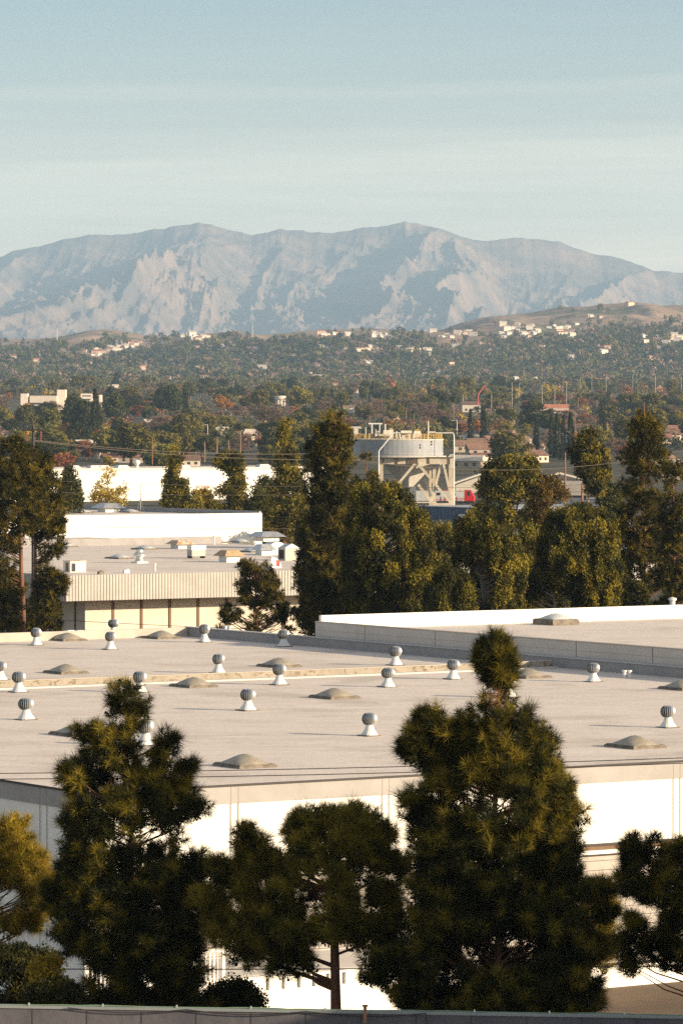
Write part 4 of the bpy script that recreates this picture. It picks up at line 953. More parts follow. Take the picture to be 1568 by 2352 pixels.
# building with the blue of shade put into its wall colour
p0 = wpt(962, 1163, 800); p0.z = 0
t = empty('blue_building', tuple(p0), 'metal clad building with its shade coloured dark blue below the tank and locomotive', 'building')
zt_ = EZ - (1163-HY)/F*800
def lbu(m, a0, a1, c0, c1, z0, z1): m.box(p0 + AX*a0 - BX*c0 + Vector((0,0,z0)), AX*(a1-a0), -BX*(c1-c0), (0,0,z1-z0))
m = MB(); lbu(m, 0, 30, 0, 26, 0, zt_); part(m, 'wall', BLUEW, t)
m = MB(); lbu(m, -.1, 30.1, -.1, 26, zt_+.004, zt_+.12); part(m, 'roof_edge', mat('roof_edge_pale', (.30, .31, .33)), t)
m = MB()
c = 1.2
while c < 25.5: lbu(m, -.06, -.003, c, c+.12, 0, zt_-.02); c += 1.2
part(m, 'wall_rib', BLUEW, t)
m = MB(); lbu(m, -.4, -.08, 13.5, 16.0, zt_-2.3, zt_-1.2); part(m, 'wall_unit', VWHITE, t)
# grey roofed building with the number
d_ = 1150; t = empty('grey_roofed_building', tuple(wpt(1350, 1165, d_)), 'low grey roofed building with a dark front and a number on it', 'building')
m = MB(); img_box(m, 1288, 1409, 1138, 1172, d_, 12); part(m, 'wall', mat('eave_shaded_wall', (.09, .10, .14), (.12, .13, .17)), t)  # shade of the eave put into the front wall colour
a, b = wpt(1284, 1138, d_-1), wpt(1412, 1138, d_-1); h_ = wpt(0, 1105, d_).z
m = MB(); m.add([a, b, (b.x, b.y+8, h_), (a.x, a.y+8, h_), (b.x, b.y+16, a.z), (a.x, a.y+16, a.z)], [(0,1,2,3), (3,2,4,5), (0,3,5), (1,4,2), (0,5,4,1)]); part(m, 'roof', SLATE, t)
m = MB(); img_box(m, 1345, 1404, 1139.2, 1146.5, d_-.3, .28); part(m, 'sign_board', mat('sign_grey', (.20, .20, .21)), t)
m = MB(); img_box(m, 1404.5, 1410, 1139, 1160, d_-.4, .38); part(m, 'white_post', HWHITE, t)
tx = bpy.data.curves.new('lettering', 'FONT'); tx.body = '734503'; tx.size = .75; tx.extrude = .02; txo = bpy.data.objects.new('lettering', tx); COL.objects.link(txo); txo.parent = t
txo.location = wpt(1381, 1145.2, d_-.35) - t.location; txo.rotation_euler = (R(90), 0, 0); tx.materials.append(HWHITE); text_to_mesh(txo)
m = MB(); img_box(m, 1235, 1405, 1163, 1178, 1080, .4); o = m.build('low_white_wall', HWHITE); tag(o, 'long low white yard wall in front of the grey roofed building', 'wall')
# white gable carport and pale sloping roof
t = empty('white_gabled_shed', tuple(wpt(1276, 1115, 1290)), 'dark shed with a wide white gable edge behind the grey roofed building', 'shed')
m = MB()
for x0, y0, x1, y1 in ((1205, 1110, 1283, 1089), (1285, 1089, 1345, 1104)):
    a, b = wpt(x0, y0, 1290), wpt(x1, y1, 1290); m.box(a, (b-a), (0, .3, 0), (0, 0, .55))
part(m, 'gable_board', HWHITE, t)
m = MB(); a, b, c = wpt(1205, 1109.5, 1290.4), wpt(1284, 1088.5, 1290.4), wpt(1345, 1103.5, 1290.4)
dy = Vector((0, 14, 0)); m.add([a, b, c, a+dy, b+dy, c+dy], [(0,1,4,3), (1,2,5,4), (0,3,5,2)]); part(m, 'roof', BRICKR, t)
m = MB(); img_box(m, 1215, 1335, 1106, 1130, 1292, 10); part(m, 'wall', REDM, t)
t = empty('pale_roofed_shed', tuple(wpt(1085, 1125, 1330)), 'shed with a pale sloping roof right of the tank frame', 'shed')
a, b = wpt(1040, 1113, 1330), wpt(1112, 1088, 1330)
m = MB(); m.box(a, b-a, (0, 12, 0), (0, 0, .5)); part(m, 'roof', HWHITE, t)
m = MB(); c = wpt(1046, 1114, 1330.2); m.add([c, wpt(1110, 1114, 1330.2), wpt(1110, 1092, 1330.2), c+Vector((0,10,0)), wpt(1110, 1114, 1340.2), wpt(1110, 1092, 1340.2)], [(0,1,2), (3,5,4), (1,4,5,2), (0,2,5,3)]); img_box(m, 1046, 1110, 1114.2, 1132, 1330.2, 10); part(m, 'wall', TAN, t)

# ================================================================== POLES, BOOM, WIRES
def pole(x, y0, y1, label, r=.16, m_=None, d=None, group=None, cat='pole', name='light_pole', arm=None):
    q = on_ground(x, y1) if d is None else Vector(((x-784)/F*d, d, EZ-(y1-HY)/F*d)); zt_ = EZ - (y0-HY)/F*q.y
    m = MB(); m.tube([(0,0,-1), (0,0,(zt_-q.z)*.6), (0,0,zt_-q.z)], [r, r*.85, r*.6], 6)
    if arm == 'lamp': m.tube([(0,0,zt_-q.z-.3), (-.9*arm_s, 0, zt_-q.z), (-2.2*arm_s, 0, zt_-q.z-.2)], r*.5, 5); m.cbox((-2.4*arm_s, 0), .5, .2, zt_-q.z-.4, zt_-q.z-.15)
    o = m.build(name, m_ or VWHITE); o.location = q; tag(o, label, cat, group); return o
arm_s = 1.0
pl_list = [(953, 875, 905), (1063, 905, 945), (1175, 878, 945), (1192, 880, 930), (1244, 885, 950), (1273, 888, 945), (1300, 875, 950), (1331, 870, 910), (1358, 859, 912), (1391, 859, 910), (1452, 859, 905), (1504, 859, 920), (1563, 863, 920), (1128, 905, 960)]
for k, (x, a, b) in enumerate(pl_list):
    pole(x, a, b, 'tall thin pale pole rising from the trees at the foot of the hills', .22, mat('pale_pole', (.42, .39, .36), (.5, .47, .43)), None, 'tall thin pale poles at the foot of the hills')
pole(983, 966, 1010, 'slim white lamp post behind the tank railings', .2, None, 1290, name='street_lamp')
pole(1049, 965, 1010, 'slim white street lamp right of the tank', .2, None, None, name='street_lamp', arm='lamp')
pole(477, 975, 1010, 'white street lamp with an arm above the conical conifers', .2, None, None, name='street_lamp', arm='lamp')
pole(185, 1000, 1025, 'short white post among shrubs left of the wires', .25, None)
pole(1378, 1085, 1145, 'thin pale mast on the grey roofed building right side', .1, None, 1140)
pole(350, 1004, 1060, 'brown wooden utility pole above the far white warehouse', .2, WOOD, 1400, name='utility_pole')
pole(1297, 1035, 1168, 'tall brown wooden utility pole right of the golden tree', .19, WOOD, 700, name='utility_pole')
pole(1336, 1110, 1168, 'short thick brown wooden post in front of the grey roofed building', .38, WOOD, 1000, name='utility_pole')
for k, (x, a, b) in enumerate(((1125, 990, 1050), (1055, 1000, 1075), (1158, 1000, 1048), (1181, 1005, 1045), (1225, 975, 1030), (1440, 960, 1010), (1478, 945, 1000), (250, 970, 1010), (780, 960, 1000), (595, 990, 1040), (877, 905, 960), (1320, 945, 1000))):
    pole(x, a, b, 'thin brown utility pole standing among the distant houses and trees', .19, WOOD, None, 'thin brown utility poles in the distance', name='utility_pole')
m = MB(); q0 = wpt(1097, 930, 2800); m.tube([q0-q0, wpt(1098, 905, 2800)-q0, wpt(1112, 885, 2800)-q0, wpt(1118, 899, 2800)-q0], [.5, .45, .4, .3], 6); o = m.build('concrete_pump_boom', mat('pink_red_paint', (.50, .10, .11), (.56, .14, .14))); o.location = q0
tag(o, 'folded pinkish red crane boom rising above the distant trees', 'boom')
q0 = on_ground(132, 783); m = MB(); hh = (783-752)/F*q0.y
m.tube([(0,0,-3), (0,0,hh)], [1.6, .6], 4); o = m.build('radio_mast', CONC); o.location = q0; tag(o, 'thin radio mast on the left hill ridge', 'mast')
q0 = on_ground(1008-430+2, 777); m = MB(); m.tube([(0,0,-3), (0,0,30)], [1.0, .4], 4); o = m.build('radio_mast', CONC); o.location = q0; tag(o, 'faint thin mast on the ridge in the saddle between the hills', 'mast')
# power pole with insulators at the left
d_ = 420; q0 = wpt(77, 1200, d_); q0.z = 0
t = empty('power_pole', tuple(q0), 'dark power pole with crossarm and red brown insulator stacks above the left pine', 'power pole'); pz = EZ - (978-HY)/F*d_
m = MB(); m.tube([(0,0,0), (0,0,pz)], [.2, .14], 8); m.build('pole', WIRE, t)
az = EZ - (988-HY)/F*d_; m = MB(); m.cbox((0,-.2), .95, .07, az-.08, az+.1); m.build('crossarm', WIRE, t)
for x in (-.65, .75):
    m = MB(); prof = [(.04, 0)]; z = 0
    for k in range(5): prof += [(.04, z-.08), (.13, z-.1), (.13, z-.16), (.04, z-.19)]; z -= .2
    m.lathe((x, -.2, az-.09), prof, 8); m.build('insulator', mat('insulator_glaze', (.22, .07, .045), rough=.35), t)
m = MB(); m.cbox((.3, -.15), .38, .05, az-4.1, az-4.0); m.build('lower_crossarm', WIRE, t)
def wire(x0, y0, x1, y1, d0, d1, r, m_, label, sag=0.0, grp=None):
    a, b = wpt(x0, y0, d0), wpt(x1, y1, d1); m = MB(); n = 16
    # extend beyond the frame
    pts = [a.lerp(b, t_/n) + Vector((0,0,-4*sag*(t_/n)*(1-t_/n))) - a for t_ in range(n+1)]
    m.tube(pts, r, 5); o = m.build('overhead_wire', m_); o.location = a; tag(o, label, 'wire', grp); return o
wire(-60, 1777, 1640, 1738, 150, 152, .016, WIRE, 'upper dark wire crossing the whole photo above the near roof edge', .1)
wire(-60, 1790, 1640, 1750, 150, 152, .016, WIRE, 'lower dark wire running just along the near roof edge', .12)
wire(-60, 2225, 1640, 2218, 122, 122, .016, WIRE, 'dark wire crossing low in front of the trees near the bottom', .05)
wire(77, 1011, 720, 1042, 420, 470, .028, WIREL, 'pale wire sloping right from the power pole, upper of two', .5)
wire(77, 1013, 760, 1056, 420, 470, .028, WIREL, 'pale wire sloping right from the power pole, lower of two', .5)
wire(720, 1042, 1640, 1018, 470, 560, .028, WIREL, 'pale wire sagging past the tank rim to the right edge', 2.6)
wire(1042, 1082, 1640, 1062, 600, 600, .028, WIREL, 'pale wire passing the top of the brown utility pole', .6)
wire(870, 1117, 1640, 1090, 600, 600, .028, WIREL, 'pale wire crossing the tank legs and golden trees', .8)
wire(1042, 1128, 1640, 1118, 610, 610, .024, WIREL, 'lowest pale wire in front of the grey roofed building', .4)
wire(-40, 1096, 720, 1117, 520, 520, .024, WIREL, 'faint pale wire across the face of the far white warehouse, upper', .3)
wire(-40, 1124, 720, 1136, 520, 520, .024, WIREL, 'faint pale wire across the face of the far white warehouse, lower', .3)
wire(150, 1210, 1100, 1214, 450, 450, .024, WIREL, 'pale wire along the foot of the long white wall', .1)
wire(-40, 1412, 720, 1449, 340, 330, .02, WIRE, 'thin dark wire sloping in front of the fascia building panels', .15)

# ================================================================== DISTANT TREES
TP = {}
def proto(key, name, m_, fn, trunk=True, bark=None):
    g = rng(hash(key) % 1000 if False else sum(map(ord, key))); t = empty(name, (0,0,0), '-', 'tree')
    tri, tr = fn(g); np_mesh('crown', tri, 3, m_, t)
    m = MB()
    for pts, rr in tr: m.tube(pts, rr, 5)
    m.build('trunk', bark or BARK, t); TP[key] = [t, False, name]
def f_round(ns=26, w=.46, lowz=.25, n=80, sz=.075):
    def f(g):      # unit height 1, scaled later
        a = unit(g.normal(size=(ns, 3))) * (g.uniform(.3, 1, (ns, 1)) ** .5) * np.array([w*.72, w*.72, (1-lowz)*.40]); a[:, 2] += (1+lowz)/2
        tri = leaves(a, g, n, .15, sz, (1, 1, .8), .2)
        tr = [([(0,0,-.05), (.01,0,.3), (0,.01,.75)], [.03, .024, .01])]
        for k in range(0, ns, 3): tr.append(([(0,0,.3), tuple(a[k]*.6+np.array([0,0,.1])), tuple(a[k])], [.012, .008, .003]))
        return tri, tr
    return f
def f_cone(w=.2, n=110, per=26, p=.8, sz=.05, low=.06, up=.4, rad=.05):
    def f(g):
        h = g.uniform(0, 1, n) ** 1.3; r = w*(1-h)**p * g.uniform(.45, 1.05, n); a = g.uniform(0, 6.283, n)
        c = np.stack([r*np.cos(a), r*np.sin(a), low + h*(.97-low)], 1)
        return leaves(c, g, per, rad, sz, (1, 1, 1.2), up), [([(0,0,-.05), (0,0,.5), (0,0,.93)], [.022, .016, .004])]
    return f
def f_palm(g):
    tri = []; n = 34
    for k in range(n):
        a = g.uniform(0, 6.283); e = g.uniform(-1.1, 1.2); L_ = g.uniform(.16, .22); d = np.array([math.cos(a)*math.cos(e), math.sin(a)*math.cos(e), math.sin(e)])
        p = np.array([0, 0, .86]); s = np.array([-math.sin(a), math.cos(a), 0])
        for j in range(5):
            q = p + d*L_/5; d = unit((d + np.array([0, 0, -.22]))[None])[0]; w_ = .022*(1-j/6)
            tri += [p - s*w_, p + s*w_, q + s*w_*.3]; tri += [p - s*w_ - np.array([0,0,.012]), q, q + np.array([0, 0, -.02])]; p = q
    c = np.stack([g.normal(0, .02, 40), g.normal(0, .02, 40), g.uniform(.74, .84, 40)], 1); tri = np.concatenate([np.array(tri), leaves(c, g, 5, .03, .04, (1, 1, 1.4), -.5)])
    return tri, [([(0,0,-.03), (.008,0,.4), (0,0,.86)], [.017, .012, .012])]
def f_bare(g):
    ns = 60; a = unit(g.normal(size=(ns, 3))) * (g.uniform(.2, 1, (ns, 1)) ** .5) * np.array([.42, .42, .36]); a[:, 2] += .6
    tri = needles(a, unit(a - np.array([0, 0, .3])), g, 46, .16, .010, .9)
    tr = [([(0,0,-.05), (0,0,.3)], [.03, .022])] + [([(0,0,.25), tuple(a[k]*.55 + np.array([0,0,.12])), tuple(a[k])], [.014, .008, .003]) for k in range(0, ns, 3)]
    return tri, tr
proto('oak', 'broadleaf_tree', DKG, f_round()); proto('olive', 'broadleaf_tree', OLV, f_round(24, .5, .2)); proto('tall', 'eucalyptus_tree', OLV, f_round(30, .34, .22)); proto('dark', 'broadleaf_tree', DKG, f_round(30, .40, .12))
proto('orange', 'autumn_tree', ORG, f_round(24, .5, .15)); proto('rust', 'autumn_tree', RUSTL, f_round(24, .55, .12)); proto('yellow', 'autumn_tree', YEL, f_round(26, .5, .15)); proto('bare', 'bare_tree', BARE, f_bare)
proto('gold', 'broadleaf_tree', leaf('yellow_green_foliage', (.18, .155, .02), (.36, .28, .035), .4, .25), f_round(34, .52, .12))
proto('conifer', 'conifer_tree', DKG, f_cone(.2)); proto('cypress', 'cypress_tree', leaf('cypress_dark', (.022, .032, .016), (.045, .055, .022), .6, .15), f_cone(.095, 130, 24, .45, .035, .02, 1.0, .03)); proto('palm', 'palm_tree', leaf('palm_fronds', (.06, .062, .018), (.13, .11, .03), 2, .2), f_palm, bark=mat('palm_bark', (.19, .13, .09), (.26, .18, .12), 3))
GL = {'yellow': ('small yellow leaved tree in the wooded belt', 'yellow leaved trees of the wooded belt'), 'oak': ('dark green rounded tree in the wooded belt below the hills', 'dark green rounded trees of the wooded belt'), 'olive': ('olive green spreading tree in the wooded belt below the hills', 'olive green trees of the wooded belt'), 'tall': ('tall narrow loose crowned eucalyptus in the wooded belt', 'tall narrow eucalyptus of the wooded belt'),
      'dark': ('dense dark tall oval tree in the wooded belt', 'dense dark oval trees of the wooded belt'), 'bare': ('leafless brownish pink tree in the wooded belt', 'leafless trees of the wooded belt'), 'rust': ('small rust brown autumn tree in the wooded belt', 'rust brown trees of the wooded belt'), 'conifer': ('pointed dark conifer in the wooded belt', 'pointed conifers of the wooded belt'),
      'gold': ('yellow green rounded tree in the wooded belt', 'yellow green trees of the wooded belt'), 'orange': ('small orange leaved tree in the wooded belt', 'orange trees of the wooded belt'), 'palm': ('small distant fan palm in the wooded belt', 'small palms of the wooded belt'), 'cypress': ('narrow dark cypress in the wooded belt', 'cypresses of the wooded belt')}
rt = random.Random(11)
def put(key, x, yb, h, wsc=1.0, label=None, group=None, d=None, hpx=None):
    t, used_, _ = TP[key]
    o = t if not used_ else copy_tree(t); TP[key][1] = True
    p = on_ground(x, yb) if d is None else Vector(((x-784)/F*d, d, 0.0 if d < 1350 else float(terrain((x-784)/F*d, d))))
    if hpx is not None: h = (EZ - (hpx-HY)/F*p.y) - p.z
    o.location = p; o.rotation_euler = (0, 0, rt.uniform(0, 6.28)); o.scale = (h*wsc, h*wsc, h)
    o['label'] = label or GL[key][0]
    g_ = group or (GL[key][1] if label is None else None)
    if g_: o['group'] = g_
    elif 'group' in o.keys(): del o['group']
    return o
sp = [('yellow', 250, 1075, 1045, 1.2, 'small yellow tree above the half bare yellow one'), ('orange', 505, 945, 903, 1.0, 'bright orange leaved tree in the wooded belt, left of the centre'), ('orange', 527, 946, 915, .9, 'smaller orange tree touching the right side of the bright orange one'), ('rust', 312, 962, 926, 1.3, 'round reddish orange tree beside the dark conifers'), ('gold', 692, 950, 884, 1.0, 'large yellow green round tree right of the white tower'),
      ('rust', 143, 1095, 1033, 1.25, 'large rust red tree beside the left pine'), ('conifer', 219, 1012, 892, .75, 'tallest slim dark conifer left of the reddish orange tree'), ('dark', 190, 1012, 915, .8, 'dense dark tree left of the tallest slim conifer'), ('dark', 163, 1005, 905, .7, 'dark loose tree in front of the white office complex'),
      ('dark', 262, 985, 900, .8, 'dense dark tree right of the tallest slim conifer'), ('dark', 395, 968, 882, .8, 'big dense dark tree left of the bright orange one'), ('dark', 375, 960, 886, .7, 'dark tree joined to the left of the big dense one'), ('conifer', 425, 965, 893, .9, 'dark pointed tree at the right of the big dense dark one'), ('tall', 600, 952, 892, 1.1, 'tall brownish olive tree left of the round white tower'), ('olive', 570, 950, 900, 1.0, 'olive tree right of the orange ones'),
      ('olive', 375, 1062, 975, 1.1, 'large spreading brown olive tree behind the utility pole'), ('tall', 420, 1060, 972, 1.0, 'tall olive tree right of the utility pole top'), ('olive', 320, 1050, 985, 1.1, 'broad dark olive tree left of the brown utility pole'), ('gold', 520, 990, 952, 1.2, 'yellow green tree behind the broad palm left of centre'), ('bare', 640, 968, 928, 1.5, 'bare pinkish tree below the white tower'), ('bare', 590, 970, 930, 1.5, 'bare pinkish tree left below the white tower'), ('bare', 545, 965, 930, 1.4, 'bare brownish tree below the bright orange tree'), ('bare', 925, 965, 915, 1.5, 'wide bare tree above the tank'), ('bare', 965, 970, 925, 1.4, 'wide bare tree above the right end of the tank'),
      ('bare', 745, 965, 912, 1.2, 'bare tree right of the large yellow green tree'), ('bare', 5, 950, 910, 1.3, 'bare pinkish tree at the left photo edge'), ('tall', 60, 1000, 930, 1.2, 'golden brown tree over the low white building at the left'),
      ('palm', 1042, 985, 900, 1.3, 'tall fan palm right of the tank with a bare trunk'), ('palm', 933, 972, 920, 1.6, 'fan palm standing above the tank, left of the tall one'), ('palm', 950, 978, 938, 1.6, 'small fan palm just right of another above the tank'), ('palm', 1094, 975, 930, 1.5, 'fan palm between the two dark cypresses'), ('palm', 1327, 945, 900, 1.6, 'fan palm among the thin poles right of the orange building'), ('palm', 1392, 950, 908, 1.8, 'fan palm right of the orange building near dark crowns'), ('palm', 1370, 955, 903, 1.8, 'bushy fan palm left of its taller neighbour behind the right pines'), ('palm', 849, 985, 940, 1.8, 'bushy palm above the left end of the tank'), ('palm', 140, 935, 892, 1.8, 'small palm before the white office complex'),
      ('palm', 551, 1055, 962, 1.3, 'palm with drooping crown above the middle conical conifer'), ('palm', 497, 1058, 982, 2.2, 'broad feathery palm right of the white street lamp'), ('palm', 470, 1062, 995, 2.0, 'broad feathery palm below the white street lamp'), ('palm', 525, 1058, 990, 1.8, 'feathery palm left of the middle conical conifer top'), ('palm', 165, 1045, 990, 1.8, 'bushy palm right of the power pole'), ('palm', 1404, 890, 866, 1.8, 'tiny palm high in the trees at right, left one'), ('palm', 1429, 890, 866, 1.8, 'tiny palm high in the trees at right, right one'),
      ('cypress', 1079, 1022, 938, 1.0, 'dark narrow cypress right of the tank, left of two'), ('cypress', 1110, 1022, 930, 1.1, 'dark narrow cypress right of the tank, right of two'), ('cypress', 1231, 1048, 958, 1.0, 'lone dark cypress beside the narrow white house'), ('cypress', 1265, 1052, 950, .9, 'first cypress from the left in the row right of the white house'), ('cypress', 1278, 1054, 948, .85, 'second cypress from the left in the row right of the white house'), ('cypress', 1292, 1056, 952, .8, 'third cypress from the left in the row right of the white house'), ('cypress', 1309, 1056, 945, 1.0, 'rightmost tall cypress in the row right of the white house'),
      ('cypress', 754, 965, 918, .9, 'leftmost of four small distant cypresses left of the tank'), ('cypress', 764, 965, 920, .9, 'second of four small distant cypresses left of the tank'), ('cypress', 774, 965, 918, .9, 'third of four small distant cypresses left of the tank'), ('cypress', 784, 965, 923, .9, 'fourth of four small distant cypresses left of the tank'), ('conifer', 1382, 985, 925, .7, 'slim dark conifer between the cypress row and the right pines'), ('cypress', 1388, 1000, 945, .9, 'small dark cypress between the cypress row and the right pines'),
      ('dark', 1390, 950, 912, 1.3, 'wide dark crown left of the tall right pine top'), ('gold', 1160, 1012, 968, 1.2, 'golden green tree behind the brown roofed houses'), ('gold', 1205, 1005, 970, 1.0, 'golden tree left of the lone cypress top'), ('orange', 1138, 1005, 985, 1.2, 'small orange tree at the back of the brown roofed houses')]
for q in sp: put(q[0], q[1], q[2], 10, q[4], q[5], None, None, q[3])
# the random belt (it keeps clear of the sight lines to the trees, houses and poles placed by hand)
marks = [(q[1], q[3], q[2], 20 if q[0] not in ('palm', 'cypress') else 11) for q in sp] + [(x, y-16, y, 24*s_) for _, x, y, _, s_ in hs] + [(150, 893, 930, 12), (90, 900, 932, 60), (1254, 925, 944, 55)] + [(x, a, b, 4) for x, a, b in pl_list] + [(1108, 884, 925, 12), (644, 908, 938, 16)]
def blocks(x, y, h, wf):
    p = on_ground(x, y); top = HY - (p.z + h - EZ)/p.y*F; hw = wf*h*F/p.y
    for mx_, y0, y1, w_ in marks:
        if y > y1 - 1 and top < y1 - .35*(y1-y0) and abs(x - mx_) < hw + w_*.6: return True
    return False
kinds = ['oak', 'olive', 'tall', 'dark', 'bare', 'rust', 'conifer', 'gold', 'orange', 'palm', 'cypress']
cnt = 0
for i in range(900):
    y = 1098 - (rt.random() ** .8) * 205; x = rt.uniform(-20, 1590)
    if 1050 < x < 1260 and 1003 < y < 1075 and rt.random() < .7: continue
    if 225 < x < 0 and y > 1000: continue
    if 620 < x < 668 and 936 < y < 962: continue
    if 790 < x < 1050 and y > 1000: continue
    if x < 240 and 925 < y < 975 and rt.random() < .6: continue
    if 1195 < x < 1310 and 946 < y < 968: continue
    if x > 1290 and 1050 < y and rt.random() < .5: continue
    w = [4.5, 7.5, 5, 2.5, 5.5 if y < 1010 else 2.5, 2.2, 1.4, 3.8, 1.3, 2.0, .9]
    if y > 1040 and x < 760: w = [3, 7, 4, 3, 3, 2, .6, 1, .2, .5, 0]
    k = rt.choices(kinds, w)[0]
    h = {'oak': 9, 'olive': 9.5, 'tall': 13, 'dark': 12, 'bare': 9, 'rust': 7, 'conifer': 14, 'gold': 9, 'orange': 6, 'palm': 13, 'cypress': 10}[k] * rt.uniform(.85, 1.55)
    if blocks(x, y, h, .42) and rt.random() < .88: continue
    put(k, x, y, h, rt.uniform(.95, 1.4) * (1.15 if k in ('oak', 'olive', 'bare') else 1)); cnt += 1
# the mass of trees on the hills and beyond
g = rng(99); pts = []; tries = 0
while len(pts) < 8600 and tries < 50000:
    tries += 1; x = g.uniform(-60, 1630); y = g.uniform(712, 1035)
    rid = np.interp(x, RX, RY)
    if y < rid + 1: continue
    if y > 925 and (1040 < x < 1260 and y > 1000 or x < 240 and y < 975 or 615 < x < 672 and y > 934 or 1195 < x < 1312 and y > 944): continue
    if y > 900 and g.uniform() < .80: continue
    dens = min(1, .18 + (y - rid) / 46)
    if x > 1000: dens *= min(1, max(.03, (y - rid - 34) / 60)) if y < 815 else 1
    if 600 < x < 1000: dens *= min(1, .15 + (y - rid) / 24)
    if 150 < x < 345 and y < rid + 26: dens *= .06
    dens *= .45 + 1.0 * float(vnoise(np.array([x/28.]), np.array([y/9.]), 3)[0])
    if any(abs(x-hx) < 10 and 0 < y-hy < 10 for hx, hy in hill_house_pos): continue
    if y > 905 and blocks(x, y, 7, .4) and g.uniform() < .85: continue
    if g.uniform() < dens: pts.append((x, y))
P = np.array([on_ground(x, y) for x, y in pts]); n = len(P)
hgt = g.uniform(5.5, 11.5, n) * (1 + .35 * (g.uniform(size=n) < .1)); wid = hgt * g.uniform(.35, .65, n)
hgt = hgt * np.where(P[:, 1] < 3700, .62, 1); wid = wid * np.where(P[:, 1] < 3700, .8, 1); reps = np.where(P[:, 1] < 5200, 120, 44); c = np.repeat(P, reps, 0); H = np.repeat(hgt, reps)[:, None]; Wd = np.repeat(wid, reps)[:, None]; NT = len(c)
ls = np.where(c[:, 1:2] < 5200, .095, .17)
off = unit(g.normal(size=(NT, 3))) * g.uniform(.3, 1, (NT, 1)) ** .5
q = c + np.concatenate([off[:, :2]*Wd, H*.5 + off[:, 2:]*H*.5], 1)
dd = unit(g.normal(size=(NT, 3))); ee = unit(np.cross(dd, g.normal(size=(NT, 3)))); s_ = H*ls*g.uniform(.7, 1.4, (NT, 1))
tri = np.stack([q - dd*s_ - ee*s_*.7, q - dd*s_ + ee*s_*.7, q + dd*s_], 1).reshape(-1, 3)
mi0 = g.choice(4, n, p=[.40, .32, .16, .12]); aut = (P[:, 1] < 4500) & (g.uniform(size=n) < .22); mi0[aut] = 4 + g.choice(3, int(aut.sum()), p=[.45, .35, .2]); mi = np.repeat(mi0, reps)
o = np_mesh('distant_woodland', tri, 3, [leaf('hill_dark_green', (.036, .046, .022), (.085, .092, .034), .01, .2), leaf('hill_olive', (.09, .09, .03), (.17, .15, .05), .01, .2), BARE, leaf('hill_grey_green', (.08, .085, .055), (.12, .115, .075), .01, .2), RUSTL, OLV, YEL], None, mi)
tag(o, kind='stuff'); o['label'] = 'mass of small dark trees covering the hills and the far plain'

# ================================================================== MIDDLE TREES
MT = dict(trunk_r=.28, br=20, nn=26, nl=.5, nw=.2, tufts=9)
def mid(name, label, d, rows, n_b, m_, bx, seed, kind='leaf', **k):
    a = dict(MT); a.update(k); cat = 'tree'
    if m_ is CYP and 'm2' not in a: a['m2'] = CYP2
    br = a.pop('br'); return tree(name, label, cat, d, rows, n_b, br, kind, m_, bx, seed, **a)
NEED = dict(kind='needle', nn=30, nl=.52, nw=.05, tufts=8, m2=PINEM2, mixf=.4, sep=.7)
# tall pines at the left
mid('pine_tree', 'tall sparse pine at the left photo edge with reddish trunk showing, left of two', 345, [(985, 18, 34), (1010, 8, 52), (1060, -30, 90), (1120, -50, 105), (1180, -50, 120), (1240, -50, 60), (1300, -50, 40), (1350, -50, 60), (1400, -50, 70), (1450, -50, 66)], 200, PINEM, 50, 1, lobes=[(-10, 1330, 30, 8), (-5, 1410, 35, 9), (25, 1100, 50, 12)], trunk_r=.32, br=22, vis_limb=.6, void=.2, trunks=[(60, 45, 1010)], **NEED)
mid('pine_tree', 'tall sparse pine behind the left edge pine, its boughs ending beside the long white wall', 352, [(1030, 70, 90), (1060, 60, 120), (1110, 70, 140), (1180, 60, 148), (1225, 60, 152), (1240, 78, 100), (1270, 90, 140), (1300, 85, 110), (1330, 85, 152), (1360, 70, 152), (1400, 60, 140), (1445, 45, 140)], 150, PINEM, 84, 2, lobes=[(128, 1262, 15, 4), (140, 1340, 14, 5), (132, 1205, 18, 6)], trunk_r=.26, br=19, vis_limb=.6, void=.2, trunks=[(84, 78, 1050)], **NEED)
mid('conifer_tree', 'small bluish dark conifer at the left end of the far white warehouse', 620, [(1078, 155, 163), (1110, 140, 180), (1140, 132, 186), (1166, 130, 188)], 45, DKG, 158, 3, trunk_r=.3, br=13, nl=.9, nw=.32)
mid('pine_tree', 'small round pine in front of the fascia building', 330, [(1280, 575, 600), (1295, 548, 620), (1330, 530, 650), (1370, 540, 655), (1392, 560, 640), (1398, 570, 610)], 62, PINEM, 590, 4, lobes=[(540, 1405, 30, 10), (515, 1440, 24, 7), (655, 1425, 34, 12), (600, 1440, 34, 10), (648, 1400, 14, 4)], trunk_r=.2, br=15, vis_limb=.8, nn=30, nl=.42, nw=.045, tufts=8, kind='needle', depth=.9, m2=PINEM2, sep=.7)
